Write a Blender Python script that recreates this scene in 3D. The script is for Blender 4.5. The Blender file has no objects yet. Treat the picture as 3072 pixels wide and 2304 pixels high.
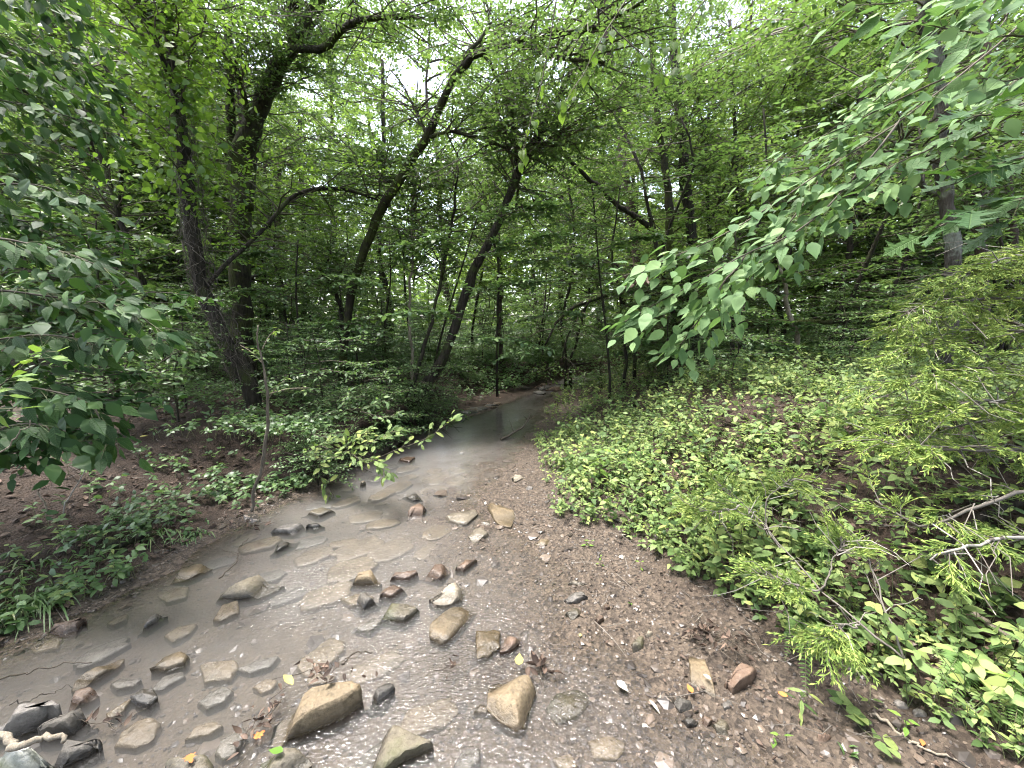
import bpy, math, random
import numpy as np
from mathutils import Matrix, Vector

SC = bpy.context.scene
COL = SC.collection
RNG = np.random.default_rng(11)
random.seed(5)

# ------------------------------------------------------------------ camera
CAM_H, PITCH, FPX = 1.5, math.radians(8.0), 400.0
cam_data = bpy.data.cameras.new('camera')
cam = bpy.data.objects.new('camera', cam_data)
COL.objects.link(cam)
cam.location = (0, 0, CAM_H)
cam.rotation_euler = (math.radians(90) - PITCH, 0, 0)
cam_data.sensor_width = 36.0
cam_data.lens = 36.0 * FPX / 1024.0
cam_data.clip_start = 0.02
cam_data.clip_end = 600
SC.camera = cam

# ------------------------------------------------------------------ sky, sun, exposure
SUN_EL, SUN_AZ = math.radians(72), math.radians(-75)      # azimuth from +Y clockwise: high, from the left above the creek's open strip
world = bpy.data.worlds.new('World')
SC.world = world
world.use_nodes = True
wn = world.node_tree
bg = wn.nodes['Background']
sky = wn.nodes.new('ShaderNodeTexSky')
sky.sky_type = 'NISHITA'
sky.sun_disc = False
sky.sun_elevation = SUN_EL
sky.sun_rotation = SUN_AZ
sky.air_density, sky.dust_density, sky.ozone_density = 1.0, 4.0, 1.0
hsv = wn.nodes.new('ShaderNodeHueSaturation')             # overcast: the cloud layer takes most of the blue out
hsv.inputs['Saturation'].default_value = 0.65
wn.links.new(sky.outputs[0], hsv.inputs['Color'])
wn.links.new(hsv.outputs[0], bg.inputs['Color'])
bg.inputs['Strength'].default_value = 0.15
sun_l = bpy.data.lights.new('sun', 'SUN')
sun_l.energy = 1.5
sun_l.angle = math.radians(12)
sun_l.color = (1.0, 0.97, 0.92)
sun = bpy.data.objects.new('sun', sun_l)
COL.objects.link(sun)
sdir = Vector((math.sin(SUN_AZ) * math.cos(SUN_EL), math.cos(SUN_AZ) * math.cos(SUN_EL), math.sin(SUN_EL)))
sun.rotation_euler = sdir.to_track_quat('Z', 'Y').to_euler()
SC.view_settings.view_transform = 'Standard'
SC.view_settings.look = 'None'
SC.view_settings.exposure = 2.85
SC.view_settings.gamma = 1.0
SC.view_settings.use_curve_mapping = False
cy = SC.cycles
cy.max_bounces = 7
cy.diffuse_bounces = 2
cy.glossy_bounces = 3
cy.transmission_bounces = 5
cy.transparent_max_bounces = 8
cy.volume_bounces = 1
cy.sample_clamp_indirect = 6.0
cy.caustics_reflective = False
cy.caustics_refractive = False
cy.use_denoising = True
cy.use_adaptive_sampling = True
cy.adaptive_threshold = 0.015
cy.filter_width = 1.1

# ------------------------------------------------------------------ pixel (1024 x 768 frame) to world
_f = np.array((0, math.cos(PITCH), -math.sin(PITCH)))
_u = np.array((0, math.sin(PITCH), math.cos(PITCH)))
_r = np.array((1.0, 0, 0))
_c = np.array((0, 0, CAM_H))
def ray(u, v):
    return _f + _r * ((u - 512.0) / FPX) + _u * ((384.0 - v) / FPX)
def G(u, v, z=0.0):                       # the point at height z seen at pixel (u, v)
    d = ray(u, v)
    return _c + d * ((z - CAM_H) / d[2])
def A(u, v, Y):                           # the point at distance Y ahead seen at pixel (u, v)
    d = ray(u, v)
    return _c + d * (Y / d[1])
def proj(p):                              # world (N,3) to pixels
    q = np.asarray(p) - _c
    w = q @ _f
    return 512 + FPX * (q @ _r) / w, 384 - FPX * (q @ _u) / w, w

# ------------------------------------------------------------------ noise on arrays
def _hash(ix, iy, s):
    h = (ix.astype(np.int64) * 374761393 + iy.astype(np.int64) * 668265263 + s * 974711) & 0x7fffffff
    h = ((h ^ (h >> 13)) * 1274126177) & 0x7fffffff
    return ((h ^ (h >> 16)) & 0xffff) / 65535.0
def vnoise(x, y, s=0):
    x0, y0 = np.floor(x), np.floor(y)
    fx, fy = x - x0, y - y0
    fx, fy = fx * fx * (3 - 2 * fx), fy * fy * (3 - 2 * fy)
    a, b = _hash(x0, y0, s), _hash(x0 + 1, y0, s)
    c, d = _hash(x0, y0 + 1, s), _hash(x0 + 1, y0 + 1, s)
    return (a + (b - a) * fx) * (1 - fy) + (c + (d - c) * fx) * fy - 0.5
def fbm(x, y, octv=4, s=0):
    t, amp = 0, 1.0
    for k in range(octv):
        t = t + amp * vnoise(x * 2 ** k, y * 2 ** k, s + k * 7)
        amp *= 0.5
    return t
def sstep(a, b, x):
    t = np.clip((x - a) / (b - a), 0, 1)
    return t * t * (3 - 2 * t)
def unit(v):
    v = np.asarray(v, float)
    return v / np.maximum(np.linalg.norm(v, axis=-1, keepdims=True), 1e-9)

# ------------------------------------------------------------------ mesh collecting
class MB:
    def __init__(self):
        self.v, self.t, self.q, self.r, self.n = [], [], [], [], 0
    def add(self, verts, tris=None, quads=None, mat=0, rnd=None):
        verts = np.asarray(verts, float).reshape(-1, 3)
        if tris is not None and len(tris):
            self.t.append((np.asarray(tris, int).reshape(-1, 3) + self.n, mat))
        if quads is not None and len(quads):
            self.q.append((np.asarray(quads, int).reshape(-1, 4) + self.n, mat))
        self.v.append(verts)
        self.r.append(np.zeros(len(verts)) if rnd is None else np.broadcast_to(rnd, (len(verts),)))
        self.n += len(verts)
    def mesh(self, name, mats, smooth=True, attrs=None, origin=None):
        me = bpy.data.meshes.new(name)
        v = np.concatenate(self.v) if self.v else np.zeros((0, 3))
        if origin is not None:
            v = v - np.asarray(origin)
        idx, start, tot, mi, pos = [], [], [], [], 0
        for lst, k in ((self.t, 3), (self.q, 4)):
            for f, m in lst:
                idx.append(f.ravel())
                start.append(pos + k * np.arange(len(f)))
                mi.append(np.full(len(f), m))
                pos += f.size
        me.vertices.add(len(v))
        me.vertices.foreach_set('co', v.astype(np.float32).ravel())
        idx = np.concatenate(idx).astype(np.int32)
        start = np.concatenate(start).astype(np.int32)
        mi = np.concatenate(mi).astype(np.int32)
        me.loops.add(len(idx))
        me.loops.foreach_set('vertex_index', idx)
        me.polygons.add(len(start))
        me.polygons.foreach_set('loop_start', start)
        me.polygons.foreach_set('material_index', mi)
        me.polygons.foreach_set('use_smooth', np.full(len(start), smooth))
        a = me.attributes.new('rnd', 'FLOAT', 'POINT')
        a.data.foreach_set('value', np.concatenate(self.r).astype(np.float32))
        for k, val in (attrs or {}).items():
            a = me.attributes.new(k, 'FLOAT', 'POINT')
            a.data.foreach_set('value', np.asarray(val, np.float32))
        for m in (mats if isinstance(mats, (list, tuple)) else [mats]):
            me.materials.append(m)
        me.update(calc_edges=True)
        me.validate()
        return me
    def build(self, name, mats, parent=None, origin=None, **kw):
        if origin is None and parent is not None:
            origin = np.array(WORLD_AT.get(parent.name, (0, 0, 0)))
            return link(name, self.mesh(name, mats, origin=origin, **kw), parent)
        o = link(name, self.mesh(name, mats, origin=origin, **kw), parent)
        if origin is not None:
            o.location = origin
            WORLD_AT[o.name] = tuple(origin)
        return o
WORLD_AT = {}
def link(name, data, parent=None):
    o = bpy.data.objects.new(name, data)
    COL.objects.link(o)
    o.parent = parent
    return o
def tag(o, label=None, cat=None, group=None, kind=None):
    if label: o['label'] = label
    if cat: o['category'] = cat
    if group: o['group'] = group
    if kind: o['kind'] = kind
    return o
def thing(name, label, cat, loc, group=None):
    o = bpy.data.objects.new(name, None)
    o.empty_display_size = 0.1
    COL.objects.link(o)
    o.location = tuple(float(c) for c in loc)
    WORLD_AT[o.name] = tuple(float(c) for c in loc)
    return tag(o, label, cat, group)

def tubes(mb, pts, r0, r1, sides=5, mat=0, radii=None, rnd=0.0, cap=False, jit=0.0):
    """pts (S,k,3): S tubes of k points each, radius from r0 to r1 (or radii (S,k))"""
    pts = np.asarray(pts, float)
    S, k, _ = pts.shape
    if radii is None:
        t = np.linspace(0, 1, k)
        radii = np.asarray(r0, float).reshape(-1, 1) * (1 - t) + np.asarray(r1, float).reshape(-1, 1) * t
        radii = np.broadcast_to(radii, (S, k))
    T = unit(np.gradient(pts, axis=1))
    ref = np.where(np.abs(T.mean(1)[:, 2:3]) > 0.8, np.array([[1.0, 0.2, 0]]), np.array([[0, 0, 1.0]]))
    n1 = unit(np.cross(T, ref[:, None, :]))
    n2 = np.cross(T, n1)
    ang = np.arange(sides) * 2 * math.pi / sides
    ring = (n1[:, :, None, :] * np.cos(ang)[None, None, :, None] + n2[:, :, None, :] * np.sin(ang)[None, None, :, None])
    rj = radii[:, :, None, None] * (1 + jit * RNG.normal(size=(S, k, sides, 1)) if jit else 1.0)
    vv = pts[:, :, None, :] + ring * rj
    i = np.arange(k - 1)[:, None]
    j = np.arange(sides)[None, :]
    q = np.stack([i * sides + j, i * sides + (j + 1) % sides, (i + 1) * sides + (j + 1) % sides, (i + 1) * sides + j], -1).reshape(-1, 4)
    Q = (q[None] + (np.arange(S) * k * sides)[:, None, None]).reshape(-1, 4)
    tr = None
    if cap:
        fan = [(0, a, a + 1) for a in range(1, sides - 1)]
        e = (k - 1) * sides
        fan = np.array([(c, b, a) for a, b, c in fan] + [(a + e, b + e, c + e) for a, b, c in fan])
        tr = (fan[None] + (np.arange(S) * k * sides)[:, None, None]).reshape(-1, 3)
    rr = np.repeat(np.broadcast_to(rnd, (S,)), k * sides)
    mb.add(vv.reshape(-1, 3), tris=tr, quads=Q, mat=mat, rnd=rr)

def smooth_path(p, n=24):
    """Catmull-Rom through rows of p (any columns)"""
    p = np.asarray(p, float)
    if len(p) < 3:
        t = np.linspace(0, 1, n)[:, None]
        return p[0] * (1 - t) + p[-1] * t
    e = np.vstack([2 * p[0] - p[1], p, 2 * p[-1] - p[-2]])
    out = []
    for t in np.linspace(0, len(p) - 1 - 1e-6, n):
        i = int(t); f = t - i
        a, b, c, d = e[i], e[i + 1], e[i + 2], e[i + 3]
        out.append(0.5 * ((2 * b) + (c - a) * f + (2 * a - 5 * b + 4 * c - d) * f ** 2 + (3 * b - a - 3 * c + d) * f ** 3))
    return np.array(out)

# ------------------------------------------------------------------ materials
def new_mat(name):
    m = bpy.data.materials.new(name)
    m.use_nodes = True
    nt = m.node_tree
    nt.nodes.clear()
    out = nt.nodes.new('ShaderNodeOutputMaterial')
    return m, nt, out
def node(nt, kind, **kw):
    n = nt.nodes.new(kind)
    for k, v in kw.items():
        if k in n.inputs:
            n.inputs[k].default_value = v
        else:
            setattr(n, k, v)
    return n
def ramp(nt, src, stops):
    r = nt.nodes.new('ShaderNodeValToRGB')
    el = r.color_ramp.elements
    while len(el) < len(stops):
        el.new(0.5)
    for e, (p, c) in zip(el, stops):
        e.position = p
        e.color = (*c, 1)
    nt.links.new(src, r.inputs[0])
    return r.outputs[0]
def mixc(nt, fac, a, b, mode='MIX'):
    m = nt.nodes.new('ShaderNodeMix')
    m.data_type = 'RGBA'
    m.blend_type = mode
    for s, x in ((0, fac), (6, a), (7, b)):
        if hasattr(x, 'links'):
            nt.links.new(x, m.inputs[s])
        elif isinstance(x, (int, float)):
            m.inputs[s].default_value = x
        else:
            m.inputs[s].default_value = (*x, 1)
    return m.outputs[2]
def math_n(nt, op, a, b=None, clamp=False):
    m = nt.nodes.new('ShaderNodeMath')
    m.operation = op
    m.use_clamp = clamp
    for s, x in ((0, a), (1, b)):
        if x is None: continue
        if hasattr(x, 'links'): nt.links.new(x, m.inputs[s])
        else: m.inputs[s].default_value = x
    return m.outputs[0]
def rnd_value(nt):
    at = node(nt, 'ShaderNodeAttribute', attribute_name='rnd')
    oi = node(nt, 'ShaderNodeObjectInfo')
    return math_n(nt, 'FRACT', math_n(nt, 'ADD', at.outputs['Fac'], oi.outputs['Random']))

LEAF_ARGS = {}
def leaf_mat(name, stops, trans=(0.16, 0.30, 0.03), tfac=0.4, rough=0.42, spec=0.5, veins=False):
    if not veins:
        LEAF_ARGS[name] = (stops, trans, tfac, rough, spec)
    m, nt, out = new_mat(name)
    r = rnd_value(nt)
    col = ramp(nt, r, stops)
    tc = node(nt, 'ShaderNodeNewGeometry')
    nz = node(nt, 'ShaderNodeTexNoise', Scale=1.3, Detail=2.0)
    nt.links.new(tc.outputs['Position'], nz.inputs['Vector'])
    col = mixc(nt, 0.55, col, ramp(nt, nz.outputs[0], [(0.3, (0.62, 0.66, 0.6)), (0.72, (1.25, 1.2, 1.0))]), 'MULTIPLY')
    p = node(nt, 'ShaderNodeBsdfPrincipled', Roughness=rough)
    p.inputs['Specular IOR Level'].default_value = spec
    if veins:                                  # midrib and side veins in the leaf's own coordinates
        to = node(nt, 'ShaderNodeTexCoord')
        sx = node(nt, 'ShaderNodeSeparateXYZ')
        nt.links.new(to.outputs['Object'], sx.inputs[0])
        ax = math_n(nt, 'ABSOLUTE', sx.outputs[0])
        rib = math_n(nt, 'SUBTRACT', 1.0, math_n(nt, 'MULTIPLY', ax, 70.0), True)
        sv = math_n(nt, 'SINE', math_n(nt, 'MULTIPLY', math_n(nt, 'SUBTRACT', sx.outputs[1], math_n(nt, 'MULTIPLY', ax, 0.75)), 62.0))
        sv = math_n(nt, 'POWER', math_n(nt, 'MAXIMUM', sv, 0.0), 6.0)
        ve = math_n(nt, 'MAXIMUM', rib, math_n(nt, 'MULTIPLY', sv, 0.45))
        n4 = node(nt, 'ShaderNodeTexNoise', Scale=7.0, Detail=4.0)
        nt.links.new(to.outputs['Object'], n4.inputs['Vector'])
        col = mixc(nt, 0.7, col, ramp(nt, n4.outputs[0], [(0.3, (0.7, 0.72, 0.7)), (0.7, (1.2, 1.15, 1.1))]), 'MULTIPLY')
        col = mixc(nt, math_n(nt, 'MULTIPLY', ve, 0.28), col, (0.17, 0.25, 0.09))
        bm = node(nt, 'ShaderNodeBump', Strength=0.5, Distance=0.01)
        nt.links.new(math_n(nt, 'SUBTRACT', math_n(nt, 'MULTIPLY', n4.outputs[0], 0.6), ve), bm.inputs['Height'])
        nt.links.new(bm.outputs[0], p.inputs['Normal'])
    nt.links.new(col, p.inputs['Base Color'])
    t = node(nt, 'ShaderNodeBsdfTranslucent')
    nt.links.new(mixc(nt, 0.6, col, trans), t.inputs['Color'])
    mx = node(nt, 'ShaderNodeMixShader', Fac=tfac)
    nt.links.new(p.outputs[0], mx.inputs[1])
    nt.links.new(t.outputs[0], mx.inputs[2])
    nt.links.new(mx.outputs[0], out.inputs['Surface'])
    return m

def bark_mat(name, dark, light, moss=None, moss_amt=0.5, scale=14.0, stretch=0.16, bump=1.0):
    m, nt, out = new_mat(name)
    g = node(nt, 'ShaderNodeNewGeometry')
    mp = node(nt, 'ShaderNodeMapping')
    mp.inputs['Scale'].default_value = (1, 1, stretch)
    nt.links.new(g.outputs['Position'], mp.inputs['Vector'])
    n1 = node(nt, 'ShaderNodeTexNoise', Scale=scale * 2, Detail=6.0, Roughness=0.65)
    nt.links.new(mp.outputs[0], n1.inputs['Vector'])
    vo = node(nt, 'ShaderNodeTexVoronoi', Scale=scale * 2.4)
    vo.feature = 'DISTANCE_TO_EDGE'
    nt.links.new(mp.outputs[0], vo.inputs['Vector'])
    col = ramp(nt, n1.outputs[0], [(0.3, dark), (0.7, light)])
    if moss:
        n2 = node(nt, 'ShaderNodeTexNoise', Scale=3.2, Detail=5.0, Roughness=0.7)
        nt.links.new(g.outputs['Position'], n2.inputs['Vector'])
        f = ramp(nt, n2.outputs[0], [(0.62 - 0.3 * moss_amt, (0, 0, 0)), (0.72 - 0.2 * moss_amt, (1, 1, 1))])
        col = mixc(nt, math_n(nt, 'MULTIPLY', f, 0.8), col, moss)
    p = node(nt, 'ShaderNodeBsdfPrincipled', Roughness=0.85)
    p.inputs['Specular IOR Level'].default_value = 0.2
    nt.links.new(col, p.inputs['Base Color'])
    h = math_n(nt, 'ADD', math_n(nt, 'MULTIPLY', n1.outputs[0], 0.7), math_n(nt, 'MINIMUM', vo.outputs[0], 0.25))
    b = node(nt, 'ShaderNodeBump', Strength=bump, Distance=0.03)
    nt.links.new(h, b.inputs['Height'])
    nt.links.new(b.outputs[0], p.inputs['Normal'])
    nt.links.new(p.outputs[0], out.inputs['Surface'])
    return m

def rock_mat(name, base, alt, fleck, moss=None, moss_amt=0.0, rough=0.45, dry=0.45):
    """wet below, paler where the top has dried"""
    m, nt, out = new_mat(name)
    g = node(nt, 'ShaderNodeNewGeometry')
    oi = node(nt, 'ShaderNodeObjectInfo')
    va = node(nt, 'ShaderNodeVectorMath', operation='ADD')
    nt.links.new(g.outputs['Position'], va.inputs[0])
    sc = node(nt, 'ShaderNodeVectorMath', operation='SCALE')
    nt.links.new(oi.outputs['Location'], sc.inputs[0])
    sc.inputs['Scale'].default_value = 3.0
    nt.links.new(sc.outputs[0], va.inputs[1])
    n1 = node(nt, 'ShaderNodeTexNoise', Scale=9.0, Detail=8.0, Roughness=0.62)
    n2 = node(nt, 'ShaderNodeTexNoise', Scale=70.0, Detail=5.0, Roughness=0.7)
    n3 = node(nt, 'ShaderNodeTexNoise', Scale=4.5, Detail=5.0, Roughness=0.6)
    for n in (n1, n2, n3):
        nt.links.new(va.outputs[0], n.inputs['Vector'])
    col = ramp(nt, n1.outputs[0], [(0.34, base), (0.66, alt)])
    col = mixc(nt, math_n(nt, 'MULTIPLY', ramp(nt, n2.outputs[0], [(0.5, (0, 0, 0)), (0.72, (1, 1, 1))]), 0.55), col, fleck)
    dk = ramp(nt, n2.outputs[0], [(0.3, (0.45, 0.42, 0.4)), (0.46, (1, 1, 1))])
    col = mixc(nt, 1.0, col, dk, 'MULTIPLY')
    if moss:
        f = ramp(nt, n3.outputs[0], [(0.66 - 0.35 * moss_amt, (0, 0, 0)), (0.74 - 0.25 * moss_amt, (1, 1, 1))])
        col = mixc(nt, math_n(nt, 'MULTIPLY', f, 0.85), col, moss)
    sx = node(nt, 'ShaderNodeSeparateXYZ')
    nt.links.new(g.outputs['Position'], sx.inputs[0])
    zz = math_n(nt, 'ADD', sx.outputs[2], math_n(nt, 'MULTIPLY', n1.outputs[0], 0.03))
    wet = ramp(nt, math_n(nt, 'MULTIPLY', zz, 10.0), [(0.28, (dry, dry, dry)), (0.62, (1, 1, 1))])
    col = mixc(nt, 1.0, col, wet, 'MULTIPLY')
    p = node(nt, 'ShaderNodeBsdfPrincipled', Roughness=rough)
    nt.links.new(col, p.inputs['Base Color'])
    rr = ramp(nt, math_n(nt, 'MULTIPLY', zz, 10.0), [(0.2, (0.22,) * 3), (0.6, (rough + 0.2,) * 3)])
    nt.links.new(rr, p.inputs['Roughness'])
    h = math_n(nt, 'ADD', n1.outputs[0], math_n(nt, 'MULTIPLY', n2.outputs[0], 0.35))
    b = node(nt, 'ShaderNodeBump', Strength=0.7, Distance=0.02)
    nt.links.new(h, b.inputs['Height'])
    nt.links.new(b.outputs[0], p.inputs['Normal'])
    nt.links.new(p.outputs[0], out.inputs['Surface'])
    return m

def plain_mat(name, stops, rough=0.7, spec=0.3, scale=20.0, tfac=0.0):
    m, nt, out = new_mat(name)
    g = node(nt, 'ShaderNodeNewGeometry')
    n1 = node(nt, 'ShaderNodeTexNoise', Scale=scale, Detail=4.0)
    nt.links.new(g.outputs['Position'], n1.inputs['Vector'])
    r = math_n(nt, 'FRACT', math_n(nt, 'ADD', rnd_value(nt), math_n(nt, 'MULTIPLY', n1.outputs[0], 0.3)))
    col = ramp(nt, r, stops)
    p = node(nt, 'ShaderNodeBsdfPrincipled', Roughness=rough)
    p.inputs['Specular IOR Level'].default_value = spec
    nt.links.new(col, p.inputs['Base Color'])
    if tfac:
        t = node(nt, 'ShaderNodeBsdfTranslucent')
        nt.links.new(col, t.inputs['Color'])
        mx = node(nt, 'ShaderNodeMixShader', Fac=tfac)
        nt.links.new(p.outputs[0], mx.inputs[1])
        nt.links.new(t.outputs[0], mx.inputs[2])
        nt.links.new(mx.outputs[0], out.inputs['Surface'])
    else:
        nt.links.new(p.outputs[0], out.inputs['Surface'])
    return m

M = {}
M['leaf_wood'] = leaf_mat('leaf_wood', [(0.0, (0.020, 0.045, 0.014)), (0.4, (0.060, 0.118, 0.032)), (0.8, (0.115, 0.195, 0.052)), (1.0, (0.18, 0.26, 0.075))], trans=(0.17, 0.29, 0.05), tfac=0.36, spec=0.45)
M['leaf_far'] = leaf_mat('leaf_far', [(0.0, (0.035, 0.072, 0.020)), (0.4, (0.095, 0.170, 0.044)), (1.0, (0.19, 0.275, 0.075))], trans=(0.26, 0.40, 0.06), tfac=0.44, spec=0.35)
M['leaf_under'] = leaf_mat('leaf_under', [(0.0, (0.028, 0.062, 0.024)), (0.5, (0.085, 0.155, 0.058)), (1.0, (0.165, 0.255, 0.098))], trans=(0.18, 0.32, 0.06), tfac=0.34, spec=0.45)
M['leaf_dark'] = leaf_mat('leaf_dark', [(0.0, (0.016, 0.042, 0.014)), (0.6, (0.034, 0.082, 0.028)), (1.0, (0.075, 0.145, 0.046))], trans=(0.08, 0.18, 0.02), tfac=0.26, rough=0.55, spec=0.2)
M['leaf_pale'] = leaf_mat('leaf_pale', [(0.0, (0.065, 0.130, 0.052)), (0.6, (0.12, 0.215, 0.090)), (1.0, (0.18, 0.285, 0.12))], trans=(0.15, 0.29, 0.05), tfac=0.3, rough=0.6, spec=0.22)
M['leaf_vine'] = leaf_mat('leaf_vine', [(0.0, (0.035, 0.08, 0.014)), (0.6, (0.075, 0.155, 0.022)), (1.0, (0.14, 0.21, 0.03))], trans=(0.22, 0.38, 0.04), tfac=0.45, spec=0.35)
M['leaf_cover'] = leaf_mat('leaf_cover', [(0.0, (0.05, 0.095, 0.034)), (0.3, (0.12, 0.185, 0.066)), (0.7, (0.20, 0.27, 0.10)), (1.0, (0.29, 0.33, 0.11))], trans=(0.22, 0.36, 0.05), tfac=0.3, spec=0.25, rough=0.55)
M['leaf_lime'] = leaf_mat('leaf_lime', [(0.0, (0.14, 0.26, 0.05)), (1.0, (0.22, 0.34, 0.065))], trans=(0.24, 0.38, 0.04), tfac=0.35, spec=0.3)
M['cedar'] = leaf_mat('cedar', [(0.0, (0.10, 0.17, 0.045)), (0.5, (0.21, 0.30, 0.080)), (1.0, (0.36, 0.42, 0.12))], trans=(0.22, 0.32, 0.05), tfac=0.25, rough=0.6, spec=0.2)
M['fern'] = leaf_mat('fern', [(0.0, (0.09, 0.165, 0.05)), (1.0, (0.16, 0.26, 0.08))], trans=(0.2, 0.32, 0.05), tfac=0.3, spec=0.2, rough=0.6)
M['grass'] = leaf_mat('grass', [(0.0, (0.060, 0.120, 0.040)), (0.7, (0.110, 0.190, 0.065)), (1.0, (0.22, 0.24, 0.11))], tfac=0.25)
M['bark'] = bark_mat('bark', (0.007, 0.006, 0.005), (0.050, 0.042, 0.033), moss=(0.045, 0.062, 0.016), moss_amt=0.35)
M['bark_moss'] = bark_mat('bark_moss', (0.007, 0.006, 0.005), (0.046, 0.039, 0.028), moss=(0.050, 0.062, 0.014), moss_amt=0.7)
M['bark_lichen'] = bark_mat('bark_lichen', (0.035, 0.030, 0.028), (0.12, 0.105, 0.095), moss=(0.27, 0.30, 0.26), moss_amt=0.35)
M['bark_red'] = bark_mat('bark_red', (0.030, 0.022, 0.019), (0.11, 0.080, 0.068))
M['bark_pale'] = bark_mat('bark_pale', (0.14, 0.115, 0.085), (0.30, 0.26, 0.205), scale=40, bump=0.3)
M['bark_grey'] = bark_mat('bark_grey', (0.06, 0.05, 0.04), (0.17, 0.145, 0.115), scale=40, bump=0.3)
M['twig'] = plain_mat('twig', [(0.0, (0.035, 0.028, 0.020)), (1.0, (0.10, 0.082, 0.062))])
M['twig_grey'] = plain_mat('twig_grey', [(0.0, (0.07, 0.06, 0.05)), (0.7, (0.17, 0.15, 0.13)), (1.0, (0.28, 0.26, 0.23))])
M['stem'] = plain_mat('stem', [(0.0, (0.07, 0.10, 0.035)), (1.0, (0.14, 0.14, 0.07))])
M['litter'] = plain_mat('litter', [(0.0, (0.025, 0.016, 0.012)), (0.5, (0.070, 0.046, 0.033)), (0.85, (0.125, 0.086, 0.064)), (1.0, (0.20, 0.135, 0.10))], tfac=0.12)
M['orange_leaf'] = plain_mat('orange_leaf', [(0.0, (0.42, 0.11, 0.03)), (1.0, (0.50, 0.17, 0.05))], tfac=0.2)
M['yellow_leaf'] = plain_mat('yellow_leaf', [(0.0, (0.42, 0.34, 0.06)), (1.0, (0.52, 0.46, 0.16))], tfac=0.2)
M['pale_leaf'] = plain_mat('pale_leaf', [(0.0, (0.38, 0.34, 0.26)), (1.0, (0.55, 0.52, 0.44))], tfac=0.2)
M['pebble'] = plain_mat('pebble', [(0.0, (0.024, 0.019, 0.016)), (0.4, (0.056, 0.044, 0.036)), (0.75, (0.095, 0.074, 0.058)), (0.96, (0.13, 0.098, 0.074)), (1.0, (0.20, 0.17, 0.145))], rough=0.38, spec=0.5, scale=60)
M['rock_tan'] = rock_mat('rock_tan', (0.092, 0.068, 0.038), (0.175, 0.130, 0.076), (0.225, 0.18, 0.12), moss=(0.06, 0.052, 0.022), moss_amt=0.25)
M['rock_moss'] = rock_mat('rock_moss', (0.072, 0.060, 0.040), (0.135, 0.112, 0.074), (0.19, 0.165, 0.122), moss=(0.055, 0.058, 0.020), moss_amt=0.4)
M['rock_dark'] = rock_mat('rock_dark', (0.032, 0.028, 0.023), (0.075, 0.064, 0.050), (0.14, 0.125, 0.105), moss=(0.045, 0.046, 0.02), moss_amt=0.2)
M['rock_orange'] = rock_mat('rock_orange', (0.085, 0.053, 0.036), (0.150, 0.096, 0.064), (0.19, 0.145, 0.105))
M['rock_grey'] = rock_mat('rock_grey', (0.075, 0.067, 0.059), (0.15, 0.134, 0.117), (0.24, 0.22, 0.20))
M['rock_pale'] = rock_mat('rock_pale', (0.13, 0.108, 0.078), (0.23, 0.195, 0.145), (0.31, 0.28, 0.23))
M['rock_silt'] = rock_mat('rock_silt', (0.072, 0.057, 0.038), (0.125, 0.098, 0.066), (0.155, 0.128, 0.092), dry=1.0)
M['rock_siltgrey'] = rock_mat('rock_siltgrey', (0.055, 0.050, 0.042), (0.10, 0.090, 0.076), (0.14, 0.13, 0.11), dry=1.0)
M['rock_white'] = rock_mat('rock_white', (0.36, 0.35, 0.32), (0.56, 0.55, 0.51), (0.6, 0.6, 0.56), moss=(0.06, 0.072, 0.018), moss_amt=0.75)

# ------------------------------------------------------------------ the creek and its banks
LEFT_PX = [(-150, 742), (-60, 690), (0, 655), (46, 633), (93, 610), (160, 580), (208, 545), (259, 516), (324, 490), (352, 468), (393, 446), (417, 432), (458, 419), (490, 409), (523, 397), (541, 391)]
RIGHT_PX = [(553, 391), (540, 416), (525, 444), (508, 467), (494, 481), (484, 505), (497, 525), (522, 545), (548, 562), (562, 600), (585, 640), (640, 668), (680, 715), (745, 762), (810, 830)]
LP = np.array([G(u, v)[:2] for u, v in LEFT_PX])
RP = np.array([G(u, v)[:2] for u, v in RIGHT_PX])
FAR_L = np.array([(1.05, 10.3), (1.7, 11.4), (3.2, 12.6), (7, 14.2), (20, 17)])
FAR_R = np.array([(20, 15.6), (7, 13.0), (3.6, 11.6), (2.1, 10.6), (1.2, 9.8)])
NEAR_L = np.array([(-3.0, 0.2), (-3.6, -1.5), (-4.0, -6)])
NEAR_R = np.array([(1.1, 0.3), (1.2, -1.5), (1.0, -6)])
left_line = np.vstack([NEAR_L[::-1], LP, FAR_L])
right_line = np.vstack([NEAR_R[::-1], RP[::-1], FAR_R[::-1]])
POLY = np.vstack([left_line, right_line[::-1]])
def seg_dist(x, y, line):
    best = np.full(x.shape, 1e9)
    for (ax, ay), (bx, by) in zip(line[:-1], line[1:]):
        dx, dy = bx - ax, by - ay
        t = np.clip(((x - ax) * dx + (y - ay) * dy) / (dx * dx + dy * dy + 1e-12), 0, 1)
        best = np.minimum(best, np.hypot(x - ax - t * dx, y - ay - t * dy))
    return best
def inside(x, y):
    c = np.zeros(x.shape, bool)
    n = len(POLY)
    for i in range(n):
        (ax, ay), (bx, by) = POLY[i], POLY[(i + 1) % n]
        if ay == by: continue
        cond = (ay > y) != (by > y)
        c ^= cond & (x < (bx - ax) * (y - ay) / (by - ay) + ax)
    return c
def creek(x, y):
    x, y = np.asarray(x, float), np.asarray(y, float)
    dl, dr, ins = seg_dist(x, y, left_line), seg_dist(x, y, right_line), inside(x, y)
    return dl, dr, ins
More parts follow.
